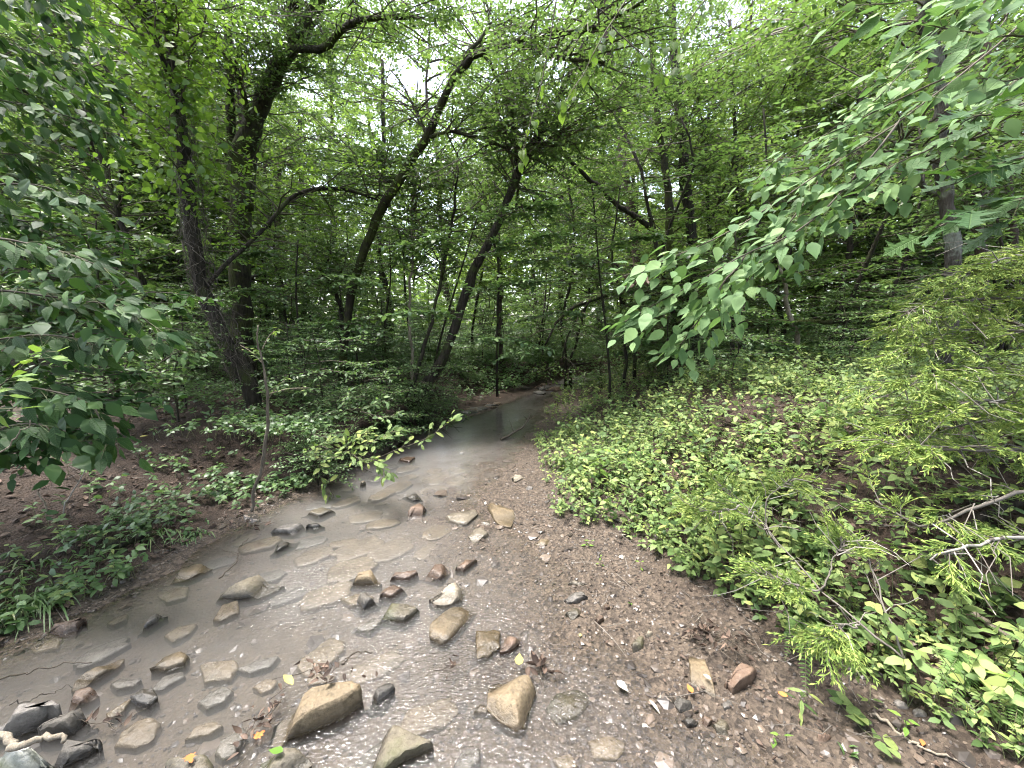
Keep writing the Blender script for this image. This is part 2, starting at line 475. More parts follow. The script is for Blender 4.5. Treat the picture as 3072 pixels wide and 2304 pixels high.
def height(x, y, full=False):
    x, y = np.asarray(x, float), np.asarray(y, float)
    wx = x + 0.10 * fbm(x * 2.1, y * 2.1, 3, 3)
    wy = y + 0.10 * fbm(x * 2.1, y * 2.1, 3, 4)
    dl, dr, ins = creek(wx, wy)
    near = 1 - sstep(3.6, 4.8, y)
    bar = sstep(5.6, 6.4, y) * (1 - sstep(9.5, 10.5, y))
    # bed
    deep = 0.045 + 0.145 * sstep(3.4, 5.0, y)
    bed = -np.minimum(np.minimum(0.22 * dl, 0.060 * dr), deep)
    riff = sstep(9.6, 10.4, y)
    bed = bed * (1 - riff) + (0.05 + 0.03 * (y - 10.4)) * riff
    # left bank: steep cut bank in the middle, gentle in front, a flat bar upstream
    steep = (1 - near) * (1 - bar)
    hl = steep * (0.03 * sstep(0, 0.1, dl) + 0.43 * sstep(0.30, 0.62, dl) + 0.12 * sstep(0.4, 3, dl)) \
        + near * (0.05 * dl + 0.40 * sstep(0.35, 2.4, dl)) \
        + bar * (0.05 * np.minimum(dl, 1.0) + 0.42 * sstep(0.9, 1.9, dl))
    hl = hl + 0.22 * sstep(3, 14, dl)
    # right bank: gravel beach, then a long green slope
    hr = 0.07 * np.minimum(dr, 0.8) + 0.82 * sstep(0.25, 2.9, dr) + 0.35 * sstep(3, 14, dr)
    bank = np.where(dl < dr, hl, hr)
    h = np.where(ins, bed, bank)
    out = np.where(ins, 0.25, 0.4 + 0.6 * sstep(0.2, 1.5, np.minimum(dl, dr)))
    h = h + 0.05 * out * fbm(x * 1.3, y * 1.3, 5, 21) + 0.018 * fbm(x * 9, y * 9, 3, 40)
    far = sstep(12, 60, np.hypot(x, y))
    h = h + far * (0.9 * fbm(x * 0.06, y * 0.06, 3, 9) + 1.2)
    if full:
        return h, dl, dr, ins
    return h
def H1(x, y):
    return float(height(np.array([x]), np.array([y]))[0])
def ground_at(u, v):                      # where the ray of a pixel meets the ground
    d = ray(u, v)
    t = np.linspace(0.8, 40, 3000)
    p = _c + d * t[:, None]
    hit = np.nonzero(p[:, 2] < height(p[:, 0], p[:, 1]))[0]
    i = hit[0] if len(hit) else len(t) - 1
    return p[i]

def spaced(lo, core_lo, core_hi, hi, step, grow):
    out = list(np.arange(core_lo, core_hi, step))
    a, s = core_hi, step
    while a < hi:
        out.append(a); s *= grow; a += s
    out.append(hi)
    a, s = core_lo, step
    left = []
    while a > lo:
        s *= grow; a -= s; left.append(a)
    return np.array(left[::-1] + out)
gx = spaced(-140, -3.4, 3.6, 140, 0.04, 1.045)
gy = spaced(-30, 0.9, 5.2, 150, 0.04, 1.035)
GX, GY = np.meshgrid(gx, gy)
HZ, DL, DR, INS = height(GX, GY, True)
nx, ny = len(gx), len(gy)
ii = np.arange(nx * ny).reshape(ny, nx)
mb = MB()
mb.add(np.stack([GX, GY, HZ], -1), quads=np.stack([ii[:-1, :-1], ii[:-1, 1:], ii[1:, 1:], ii[1:, :-1]], -1))
shore = np.where(INS, -np.minimum(DL, DR), np.minimum(DL, DR))
gravel = np.where(DR < DL, 1 - sstep(0.45, 1.1, shore + 0.3 * fbm(GX * 2, GY * 2, 3, 50)), 1 - sstep(0.05, 0.3, shore))

m, nt, out = new_mat('ground')
g = node(nt, 'ShaderNodeNewGeometry')
n1 = node(nt, 'ShaderNodeTexNoise', Scale=7.0, Detail=8.0, Roughness=0.7)
n2 = node(nt, 'ShaderNodeTexNoise', Scale=55.0, Detail=6.0, Roughness=0.7)
vo = node(nt, 'ShaderNodeTexVoronoi', Scale=60.0)
for n in (n1, n2, vo):
    nt.links.new(g.outputs['Position'], n.inputs['Vector'])
soil = ramp(nt, n1.outputs[0], [(0.3, (0.020, 0.014, 0.010)), (0.55, (0.048, 0.032, 0.023)), (0.75, (0.085, 0.058, 0.042))])
grav = ramp(nt, vo.outputs['Color'], [(0.1, (0.034, 0.027, 0.022)), (0.5, (0.074, 0.058, 0.045)), (0.9, (0.12, 0.094, 0.072))])
silt = ramp(nt, n1.outputs[0], [(0.3, (0.062, 0.048, 0.034)), (0.7, (0.125, 0.098, 0.068))])
ga = node(nt, 'ShaderNodeAttribute', attribute_name='gravel')
ba = node(nt, 'ShaderNodeAttribute', attribute_name='bed')
col = mixc(nt, ga.outputs['Fac'], soil, grav)
col = mixc(nt, ba.outputs['Fac'], col, silt)
col = mixc(nt, 0.6, col, ramp(nt, n2.outputs[0], [(0.25, (0.5, 0.48, 0.46)), (0.75, (1.35, 1.3, 1.25))]), 'MULTIPLY')
p = node(nt, 'ShaderNodeBsdfPrincipled', Roughness=0.8)
p.inputs['Specular IOR Level'].default_value = 0.3
nt.links.new(col, p.inputs['Base Color'])
b = node(nt, 'ShaderNodeBump', Strength=0.8, Distance=0.02)
nt.links.new(math_n(nt, 'ADD', n2.outputs[0], math_n(nt, 'MULTIPLY', vo.outputs['Distance'], 0.8)), b.inputs['Height'])
nt.links.new(b.outputs[0], p.inputs['Normal'])
nt.links.new(p.outputs[0], out.inputs['Surface'])
bedv = np.where(INS, sstep(0.015, 0.045, -HZ), 0) * (1 - sstep(0.3, 0.0, DR) * 0)
ground = mb.build('ground', m, attrs={'gravel': gravel.ravel(), 'bed': bedv.ravel()})
tag(ground, 'brown earth banks and creek bed of the wood', None, kind='structure')

# ------------------------------------------------------------------ water: a closed body of cloudy water
wx = np.arange(-4.2, 3.2, 0.1)
wy = np.arange(-3.0, 11.2, 0.1)
WX, WY = np.meshgrid(wx, wy)
cx_, cy_ = WX[:-1, :-1] + 0.05, WY[:-1, :-1] + 0.05
dl, dr, ins = creek(cx_, cy_)
keep = ins | (np.minimum(dl, dr) < 0.45)
keep &= cy_ < 10.9
nyw, nxw = WX.shape
wi = np.arange(nyw * nxw).reshape(nyw, nxw)
tq = np.stack([wi[:-1, :-1], wi[:-1, 1:], wi[1:, 1:], wi[1:, :-1]], -1)[keep]
off = nyw * nxw
fq = [tq, tq[:, ::-1] + off]
kp = np.pad(keep, 1)
for dj, di, a, bb in ((0, -1, (0, 0), (1, 0)), (0, 1, (1, 1), (0, 1)), (-1, 0, (0, 1), (0, 0)), (1, 0, (1, 0), (1, 1))):
    nb = kp[1 + dj:kp.shape[0] - 1 + dj, 1 + di:kp.shape[1] - 1 + di]
    J, I = np.nonzero(keep & ~nb)
    va_, vb_ = wi[J + a[0], I + a[1]], wi[J + bb[0], I + bb[1]]
    fq.append(np.stack([va_, vb_, vb_ + off, va_ + off], -1))
fq = np.concatenate(fq)
top = np.stack([WX, WY, np.zeros_like(WX)], -1).reshape(-1, 3)
bot = top + (0, 0, -0.45)
allv = np.vstack([top, bot])
used = np.unique(fq)
remap = np.zeros(len(allv), int); remap[used] = np.arange(len(used))
allv = allv[used]
# how rippled the surface is: fast and shallow in the middle foreground, still upstream
rx, ry = allv[:, 0], allv[:, 1]
pu, pv, _w = proj(np.stack([rx, np.maximum(ry, 0.3), np.zeros_like(rx)], -1))
def blob(x, y, c, rad):
    return np.exp(-(((x - c[0]) / rad[0]) ** 2 + ((y - c[1]) / rad[1]) ** 2))
c1, c2, c3, c4 = G(450, 690), G(390, 565), G(305, 580), G(470, 640)
rip = 0.05 + 0.9 * blob(rx, ry, c1, (0.45, 0.45)) + 0.45 * blob(rx, ry, c2, (0.35, 0.6)) + 0.8 * blob(rx, ry, c3, (0.22, 0.35)) + 0.6 * blob(rx, ry, c4, (0.3, 0.3)) + 0.7 * blob(rx, ry, G(590, 710), (0.3, 0.2))
mb = MB()
mb.add(allv, quads=remap[fq])
m, nt, out = new_mat('creek_water')
g = node(nt, 'ShaderNodeNewGeometry')
mp = node(nt, 'ShaderNodeMapping')
mp.inputs['Rotation'].default_value = (0, 0, math.radians(-20))
mp.inputs['Scale'].default_value = (1.0, 1.7, 1.0)
nt.links.new(g.outputs['Position'], mp.inputs['Vector'])
w1 = node(nt, 'ShaderNodeTexNoise', Scale=38.0, Detail=2.0, Distortion=0.6)
w2 = node(nt, 'ShaderNodeTexNoise', Scale=4.0, Detail=3.0, Distortion=0.4)
for n in (w1, w2):
    nt.links.new(mp.outputs[0], n.inputs['Vector'])
ra = node(nt, 'ShaderNodeAttribute', attribute_name='ripple')
hgt = math_n(nt, 'ADD', math_n(nt, 'MULTIPLY', math_n(nt, 'MULTIPLY', w1.outputs[0], ra.outputs['Fac']), 0.016), math_n(nt, 'MULTIPLY', w2.outputs[0], 0.0022))
b = node(nt, 'ShaderNodeBump', Strength=1.0, Distance=1.0)
nt.links.new(hgt, b.inputs['Height'])
fr = node(nt, 'ShaderNodeFresnel', IOR=1.45)
nt.links.new(b.outputs[0], fr.inputs['Normal'])
gl = node(nt, 'ShaderNodeBsdfGlossy', Roughness=0.03)
nt.links.new(b.outputs[0], gl.inputs['Normal'])
tr = node(nt, 'ShaderNodeBsdfTransparent')
mx = node(nt, 'ShaderNodeMixShader')
nt.links.new(fr.outputs[0], mx.inputs[0])
nt.links.new(tr.outputs[0], mx.inputs[1])
nt.links.new(gl.outputs[0], mx.inputs[2])
nt.links.new(mx.outputs[0], out.inputs['Surface'])
vol = node(nt, 'ShaderNodeVolumePrincipled', Density=5.5)
vol.inputs['Color'].default_value = (0.56, 0.565, 0.57, 1)
vol.inputs['Anisotropy'].default_value = 0.2
nt.links.new(vol.outputs[0], out.inputs['Volume'])
water = mb.build('creek_water', m, attrs={'ripple': rip})
tag(water, 'cloudy shallow creek water', None, kind='structure')

# ------------------------------------------------------------------ rocks
Z1, Z2, Z3, ZM = (0.0, 512.0), (341.33, 512.0), (682.67, 512.0), (341.33, 256.0)
K = 1024 / 2212 / 3
def rock(label, pts, zone, h, mat, tilt=(0, 0), name='rock', group=None, seed=0, rough=1.0, sharp=0.92, cat='rock'):
    """a stone whose outline in the photograph is pts; far edge at its top, near edge at the water line"""
    rs = np.random.default_rng(seed * 13 + len(label) * 7 + int(pts[0][0]))
    P = np.array([(x * K + zone[0], y * K + zone[1]) for x, y in pts])
    cv = P[:, 1].mean()
    n = 36
    Pl = np.vstack([P, P[:1]])
    Ps = smooth_path(Pl, n + 1)[:-1]
    tt = np.linspace(0, len(P) - 1e-6, n + 1)[:-1]
    Pc = 0.12 * Ps + 0.88 * np.column_stack([np.interp(tt, np.arange(len(P) + 1), Pl[:, k]) for k in (0, 1)])
    base = 0.0 if h <= 0.005 else max(0.0, float(np.mean([ground_at(u, v)[2] for u, v in P])))
    dense = np.column_stack([np.interp(np.linspace(0, len(P), 400), np.arange(len(P) + 1), Pl[:, k]) for k in (0, 1)])
    span = np.ptp(P[:, 0])
    xy = []
    for u, v in Pc:
        col = dense[np.abs(dense[:, 0] - u) < max(0.04 * span, 0.6)]
        lo, hi = (col[:, 1].min(), col[:, 1].max()) if len(col) else (v, v)
        f = 0.5 if hi - lo < 0.15 * np.ptp(P[:, 1]) else np.clip((hi - v) / (hi - lo), 0, 1)
        z = base + h * f if h > 0 else h
        xy.append(G(u, v, z)[:2])
    return stone(label, np.array(xy), base + h, h, mat, tilt, name, group, seed, rough, sharp, cat, rs)
def stone(label, xy, top, h, mat, tilt=(0, 0), name='rock', group=None, seed=0, rough=1.0, sharp=0.93, cat='rock', rs=None):
    """a stone from its ground outline: side rings, a broken rim and an uneven top"""
    rs = rs or np.random.default_rng(seed)
    n = len(xy)
    c = xy.mean(0)
    size = np.hypot(*(xy - c).T).mean()
    d = xy - c
    ang = np.arange(n)
    def ringnoise(step, amp):
        a_ = rs.normal(size=n // step + 1); a_[-1] = a_[0]
        return amp * np.interp(ang, np.linspace(0, n, n // step + 1), a_)
    d = d * (1 + ringnoise(3, 0.045 * rough))[:, None]
    low = min(float(height(xy[:, 0], xy[:, 1]).min()), top - 0.015) - 0.02
    rings = []
    lean = rs.normal(size=2) * 0.02 * size
    core = ringnoise(4, 0.03 * rough)
    for f, s_ in ((0, 1.04), (0.3, 1.05), (0.55, 1.035), (0.75, 1.03), (0.9, 1.0)):
        w = 1 + (core + ringnoise(3, 0.022 * rough) + 0.008 * rough * rs.normal(size=n)) * (0.4 + f)
        rings.append(np.column_stack([c + d * s_ * w[:, None] + lean * f, low + (top - low) * f + 0.05 * rough * (top - low) * rs.normal(size=n) * (f > 0.1)]))
    amp = 0.08 * rough * min(max(top - low, 0.03), 0.25 * size + 0.02)
    for s_ in (sharp, 0.82, 0.62, 0.42, 0.2):
        q = c + d * s_ * (1 + (core * 0.6)[:, None] * s_) + lean
        zz = top + amp * (2.5 * fbm(q[:, 0] * 3 / size + seed, q[:, 1] * 3 / size, 4, seed)) + (0.012 * (1 - s_)) * rough
        rings.append(np.column_stack([q, zz]))
    V = np.vstack(rings + [[[*(c + lean), top + 0.01 * rough]]])
    rel = V[:, :2] - c
    wgt = np.clip((V[:, 2] - low) / (top - low + 1e-6), 0, 1.3)
    V[:, 2] += np.clip(rel[:, 0] * tilt[0] + rel[:, 1] * tilt[1], -0.3 * abs(h), 0.3 * abs(h)) * wgt
    if rough >= 1.0 and h > 0.015:                       # broken facets
        for _ in range(4):
            th = rs.uniform(0, 2 * math.pi)
            pr = (rel @ np.array((math.cos(th), math.sin(th)))) / size
            lim = top - rs.uniform(0.25, 0.8) * (top - low) * np.clip((pr - rs.uniform(0.15, 0.6)) / 0.5, 0, 1)
            V[:, 2] = np.minimum(V[:, 2], np.maximum(lim, low + 0.02))
    R = len(rings)
    quads = [(r * n + i, r * n + (i + 1) % n, (r + 1) * n + (i + 1) % n, (r + 1) * n + i) for r in range(R - 1) for i in range(n)]
    tris = [((R - 1) * n + i, (R - 1) * n + (i + 1) % n, R * n) for i in range(n)]
    area = np.sum(xy[:, 0] * np.roll(xy[:, 1], -1) - np.roll(xy[:, 0], -1) * xy[:, 1])
    if area < 0:
        quads = [q[::-1] for q in quads]
        tris = [t[::-1] for t in tris]
    mb = MB()
    mb.add(V, tris=tris, quads=quads)
    o = mb.build(name, M[mat], origin=(c[0], c[1], max(low, -0.2)))
    me = o.data
    ek = np.zeros(len(me.edges), bool)
    ev = np.empty(len(me.edges) * 2, np.int32); me.edges.foreach_get('vertices', ev); ev = ev.reshape(-1, 2)
    rim = 4 * n
    ek |= ((ev >= rim) & (ev < rim + n)).all(1) & (rs.random(len(ev)) < 0.8)
    at = me.attributes.new('sharp_edge', 'BOOLEAN', 'EDGE'); at.data.foreach_set('value', ek)
    tag(o, label, cat, group)
    return o, np.array([c[0], c[1], top])

ROCKS = [
 # standing out of the water
 ('blocky brown boulder standing alone in the pool beside the sparkling ripple', [(1395, 520), (1440, 430), (1530, 410), (1800, 405), (1835, 440), (1780, 485), (1660, 545), (1540, 560), (1420, 548)], Z1, 0.085, 'rock_moss', (0, 0.15)),
 ('flat pale slab at the water edge below the drooping grass tuft', [(1065, 405), (1160, 360), (1300, 330), (1360, 345), (1340, 380), (1200, 440), (1090, 447)], Z1, 0.03, 'rock_tan', (-0.1, 0)),
 ('tiny pointed stone with a white chip poking out of the open pool', [(895, 745), (930, 700), (1040, 645), (1085, 652), (1020, 700), (940, 752)], Z1, 0.02, 'rock_grey', (0, 0)),
 ('long tan slab just breaking the surface beside the floating black stick', [(465, 1090), (560, 1010), (780, 920), (805, 940), (740, 1010), (560, 1110), (480, 1135)], Z1, 0.016, 'rock_tan', (0, 0)),
 ('oval tan stone with a dark rim breaking the surface in the left pool', [(980, 1015), (1060, 940), (1170, 900), (1218, 930), (1190, 985), (1080, 1025)], Z1, 0.012, 'rock_tan', (0, 0)),
 ('round black wet stone among the submerged slabs of the left pool', [(850, 1200), (920, 1142), (1000, 1150), (1025, 1210), (965, 1262), (880, 1245)], Z1, 0.015, 'rock_dark', (0, 0)),
 ('wet brown stone behind the large boulder at the left edge', [(390, 1240), (480, 1160), (580, 1130), (635, 1160), (560, 1225), (450, 1265)], Z1, 0.025, 'rock_orange', (0, 0)),
 ('large boulder with pale grey top at the left edge above the white branch', [(-80, 1330), (0, 1290), (120, 1232), (330, 1240), (400, 1265), (360, 1330), (250, 1400), (100, 1450), (-80, 1470)], Z1, 0.13, 'rock_grey', (0, 0.05)),
 ('dark olive boulder leaning against the pale topped one at the left edge', [(360, 1275), (480, 1262), (600, 1285), (622, 1320), (560, 1390), (450, 1450), (280, 1470), (240, 1410)], Z1, 0.09, 'rock_dark', (0.1, 0.1)),
 ('white quartz boulder with moss patches in the lower left corner', [(-120, 1560), (20, 1500), (200, 1520), (350, 1545), (300, 1620), (200, 1720), (-120, 1760)], Z1, 0.12, 'rock_white', (0, 0)),
 ('dark pointed rock beside the white mossy boulder in the lower left corner', [(330, 1500), (440, 1470), (560, 1485), (665, 1492), (580, 1570), (400, 1650), (230, 1720), (250, 1600)], Z1, 0.06, 'rock_dark', (0, 0)),
 ('largest tan block in the foreground with wet leaves caught behind it', [(1765, 1400), (1840, 1190), (1960, 1145), (2220, 1085), (2335, 1110), (2355, 1230), (2220, 1335), (1960, 1440), (1800, 1497)], Z1, 0.13, 'rock_tan', (0, 0.10)),
 ('round brown stone with an orange leaf at the lower edge of the picture', [(1040, 1690), (1090, 1580), (1200, 1530), (1300, 1540), (1375, 1600), (1400, 1700), (1200, 1760)], Z1, 0.05, 'rock_moss', (0, 0)),
 ('mossy stone carrying a bright green leaf at the lower edge', [(1610, 1690), (1680, 1560), (1780, 1522), (1960, 1526), (2025, 1580), (2000, 1690), (1800, 1740)], Z1, 0.06, 'rock_moss', (0, 0)),
 ('small knobbly dark stone touching the right end of the largest tan block', [(2360, 1220), (2430, 1150), (2490, 1090), (2555, 1110), (2545, 1165), (2470, 1262), (2390, 1265)], Z1, 0.04, 'rock_dark', (0, 0)),
 ('square brown stone on the left bank under the grass clump', [(305, 765), (380, 710), (500, 682), (562, 692), (480, 785), (380, 832)], Z1, 0.05, 'rock_orange', (0, 0)),
 ('low lumpy grey rock at the left shore with a twig across it', [(1775, 135), (1800, 98), (1890, 60), (1965, 75), (1995, 120), (1900, 142)], Z1, 0.05, 'rock_grey', (0, 0)),
 ('small dark knob of rock at the tip of the lumpy shore rock', [(1985, 95), (2020, 66), (2080, 60), (2100, 82), (2040, 105)], Z1, 0.03, 'rock_dark', (0, 0)),
 ('thin dark wedge of slate lying in the shallows by the left shore', [(1745, 255), (1800, 205), (1935, 160), (1930, 188), (1800, 254)], Z1, 0.025, 'rock_dark', (0, 0)),
 ('humped grey brown stone at the foot of the bright sky reflection', [(15, 462), (70, 400), (150, 346), (230, 390), (258, 430), (240, 466), (130, 472)], Z2, 0.075, 'rock_tan', (0, 0)),
 ('dark cube shaped mossy stone below the humped stone', [(68, 530), (110, 512), (232, 512), (242, 580), (130, 632), (82, 622)], Z2, 0.06, 'rock_dark', (0, 0)),
 ('tilted orange brown slab beside the dark cube shaped stone', [(245, 545), (310, 455), (430, 432), (420, 492), (330, 552)], Z2, 0.03, 'rock_orange', (0.1, 0.2)),
 ('flat reddish stone behind the tilted orange slab', [(318, 434), (350, 392), (482, 376), (492, 400), (420, 440)], Z2, 0.015, 'rock_orange', (0, 0)),
 ('dark triangular slab with a pale chipped front edge in mid stream', [(212, 655), (262, 590), (430, 590), (502, 610), (470, 660), (400, 716), (260, 690)], Z2, 0.04, 'rock_moss', (0, 0)),
 ('pale rounded stone lying on the long slab in mid stream', [(575, 550), (640, 520), (720, 450), (810, 440), (828, 480), (780, 560), (700, 606), (620, 606)], Z2, 0.07, 'rock_pale', (0, 0)),
 ('long brown slab pointing down the middle of the creek', [(572, 825), (590, 720), (640, 660), (730, 610), (800, 530), (900, 492), (937, 510), (900, 592), (800, 722), (690, 832), (640, 848)], Z2, 0.03, 'rock_tan', (-0.1, 0)),
 ('orange brown stone with a white front edge behind the long slab', [(498, 392), (560, 340), (690, 335), (702, 380), (640, 432), (560, 420)], Z2, 0.04, 'rock_orange', (0, 0.1)),
 ('thin orange shard lying on the gravel past the orange brown stone', [(735, 368), (800, 312), (882, 310), (830, 352), (790, 380)], Z2, 0.015, 'rock_orange', (0, 0)),
 ('cream coloured flat stone at the gravel edge beside the large flat slab', [(678, 32), (720, 0), (870, -22), (882, 18), (810, 82), (760, 80), (700, 60)], Z2, 0.022, 'rock_pale', (0, 0)),
 ('large flat tan slab at the upper end of the gravel beach', [(930, -75), (985, -92), (1098, -92), (1130, 30), (1100, 100), (1050, 96), (990, 60)], Z2, 0.045, 'rock_tan', (0.05, 0.0)),
 ('small pinkish stone between the cream stone and the cracked pale one', [(905, 72), (930, 45), (968, 55), (960, 90), (925, 100)], Z2, 0.025, 'rock_pale', (0, 0)),
 ('pale stone with a crack across it on the gravel', [(818, 152), (850, 105), (910, 94), (952, 135), (930, 166), (860, 192)], Z2, 0.03, 'rock_pale', (0, 0)),
 ('flat oval tan stone alone on the upper gravel beach', [(1243, 206), (1290, 174), (1360, 174), (1372, 205), (1310, 227)], Z2, 0.03, 'rock_tan', (0, 0)),
 ('square olive slab lying just awash next to the orange wedge', [(868, 768), (1026, 762), (1024, 880), (950, 946), (868, 952)], Z2, 0.008, 'rock_tan', (0, 0)),
 ('wedge shaped orange stone with a dark side leaning on the square slab', [(1030, 902), (1060, 800), (1150, 773), (1202, 780), (1190, 832), (1100, 900), (1050, 912)], Z2, 0.05, 'rock_orange', (-0.15, 0.1)),
 ('big tan rock with a cracked top in the lower middle of the creek', [(953, 1272), (975, 1050), (1060, 1033), (1200, 1050), (1252, 1120), (1240, 1232), (1190, 1392), (1140, 1408), (1040, 1362)], Z2, 0.075, 'rock_tan', (0, 0.08)),
 ('broad speckled slab with a green patch cut by the lower edge', [(40, 1700), (130, 1490), (240, 1402), (350, 1358), (582, 1480), (560, 1545), (420, 1605), (250, 1720)], Z2, 0.06, 'rock_moss', (0.1, 0)),
 ('round grey stone on the gravel at the water line', [(1450, 562), (1480, 520), (1560, 514), (1592, 560), (1540, 592), (1470, 592)], Z2, 0.045, 'rock_grey', (0, 0)),
 ('angular dark brown stone just below the round grey one', [(1450, 662), (1500, 620), (1592, 614), (1570, 662), (1500, 702)], Z2, 0.035, 'rock_moss', (0, 0)),
 ('thin pale flake of stone lying on the gravel above the round grey stone', [(1468, 470), (1492, 444), (1592, 474), (1545, 484)], Z2, 0.012, 'rock_pale', (0, 0)),
 ('small tan pebble stone beside the angular dark one on the beach', [(1695, 630), (1710, 595), (1755, 590), (1760, 625), (1720, 640)], Z2, 0.02, 'rock_orange', (0, 0)),
 ('small upright brown stone on the beach right of the angular dark one', [(1645, 700), (1670, 665), (1710, 670), (1705, 705), (1665, 730)], Z2, 0.035, 'rock_orange', (0, 0)),
 ('lumpy submerged grey boulder in the clear shallows near the lower right', [(1330, 1262), (1400, 1170), (1550, 1140), (1622, 1220), (1545, 1332), (1400, 1352)], Z2, -0.008, 'rock_moss', (0, 0)),
 ('greenish stone at the lower end of the gravel beach', [(1880, 852), (1920, 805), (1958, 800), (1956, 882), (1900, 912)], Z2, 0.04, 'rock_moss', (0, 0)),
 ('small pink stone above the greenish one on the beach', [(1965, 790), (1985, 765), (2020, 780), (2012, 815), (1980, 812)], Z2, 0.02, 'rock_pale', (0, 0)),
 ('long plank shaped stone lying beside the debris at the right shore', [(33, 885), (75, 872), (132, 880), (180, 1040), (217, 1200), (200, 1272), (80, 1282), (55, 1080)], Z3, 0.055, 'rock_tan', (0, 0)),
 ('rusty brown block half buried under dead twigs at the right shore', [(288, 1082), (360, 990), (430, 938), (492, 1020), (440, 1122), (330, 1168)], Z3, 0.08, 'rock_orange', (0, 0)),
 ('flat grey cobble at the foot of the plank shaped stone', [(238, 1225), (290, 1200), (352, 1200), (335, 1272), (270, 1292)], Z3, 0.025, 'rock_grey', (0, 0)),
 ('black wet rock beside the orange leaf at the right water line', [(-62, 1232), (-20, 1150), (50, 1210), (65, 1290), (-20, 1312)], Z3, 0.04, 'rock_dark', (0, 0)),
 ('glossy black cobble below the black wet rock', [(0, 1345), (30, 1310), (100, 1325), (90, 1385), (30, 1395)], Z3, 0.025, 'rock_dark', (0, 0)),
 ('brown cobble between the glossy black one and the plank shaped stone', [(105, 1350), (140, 1312), (190, 1330), (185, 1378), (130, 1400)], Z3, 0.02, 'rock_orange', (0, 0)),
 ('wet brown slab near the lower right shallows', [(195, 1380), (250, 1330), (325, 1390), (305, 1465), (240, 1462)], Z3, 0.02, 'rock_moss', (0, 0)),
 ('grey flat stone half buried in the mud between the seedlings', [(1360, 1235), (1390, 1210), (1470, 1255), (1460, 1290), (1400, 1275)], Z3, 0.012, 'rock_grey', (0, 0)),
 ('second grey flat stone in the mud just below its twin', [(1490, 1290), (1520, 1265), (1585, 1305), (1575, 1335), (1510, 1325)], Z3, 0.012, 'rock_grey', (0, 0)),
 ('brown stone half buried beside the mud seedlings', [(870, 1440), (900, 1405), (965, 1420), (950, 1480), (890, 1510)], Z3, 0.02, 'rock_orange', (0, 0)),
 # upstream
 ('brown broken stone standing in mid stream above the sky reflection', [(425, 1680), (460, 1600), (540, 1580), (556, 1625), (520, 1680), (450, 1705)], ZM, 0.08, 'rock_orange', (0, 0)),
 ('dark stone awash just behind the brown broken one', [(395, 1545), (440, 1525), (510, 1545), (545, 1572), (470, 1590)], ZM, 0.035, 'rock_dark', (0, 0)),
 ('black angular rock under the gravel bar on the far left shore', [(708, 1015), (740, 1003), (792, 998), (822, 1040), (785, 1068), (720, 1045)], ZM, 0.10, 'rock_dark', (0, 0)),
 ('rounded tan stone at the top of the right hand beach', [(1108, 1445), (1130, 1410), (1190, 1418), (1200, 1448), (1130, 1468)], ZM, 0.06, 'rock_pale', (0, 0)),
 ('small grey stone between the rounded tan stone and the large flat slab', [(1195, 1495), (1215, 1475), (1250, 1490), (1240, 1515), (1205, 1518)], ZM, 0.03, 'rock_grey', (0, 0)),
 ('rusty slab just under water beneath the overhanging leafy sprig', [(335, 1318), (390, 1288), (475, 1305), (440, 1338)], ZM, 0.02, 'rock_orange', (0, 0)),
 ('mossy knob of stone in the water below the overhanging sprig', [(118, 1480), (130, 1450), (155, 1452), (158, 1478), (138, 1490)], ZM, 0.05, 'rock_moss', (0, 0)),
 ('flat brown stone at the cut bank below the pale sapling', [(-260, 1660), (-180, 1615), (-70, 1620), (-40, 1650), (-150, 1690)], ZM, 0.03, 'rock_moss', (0, 0)),
]
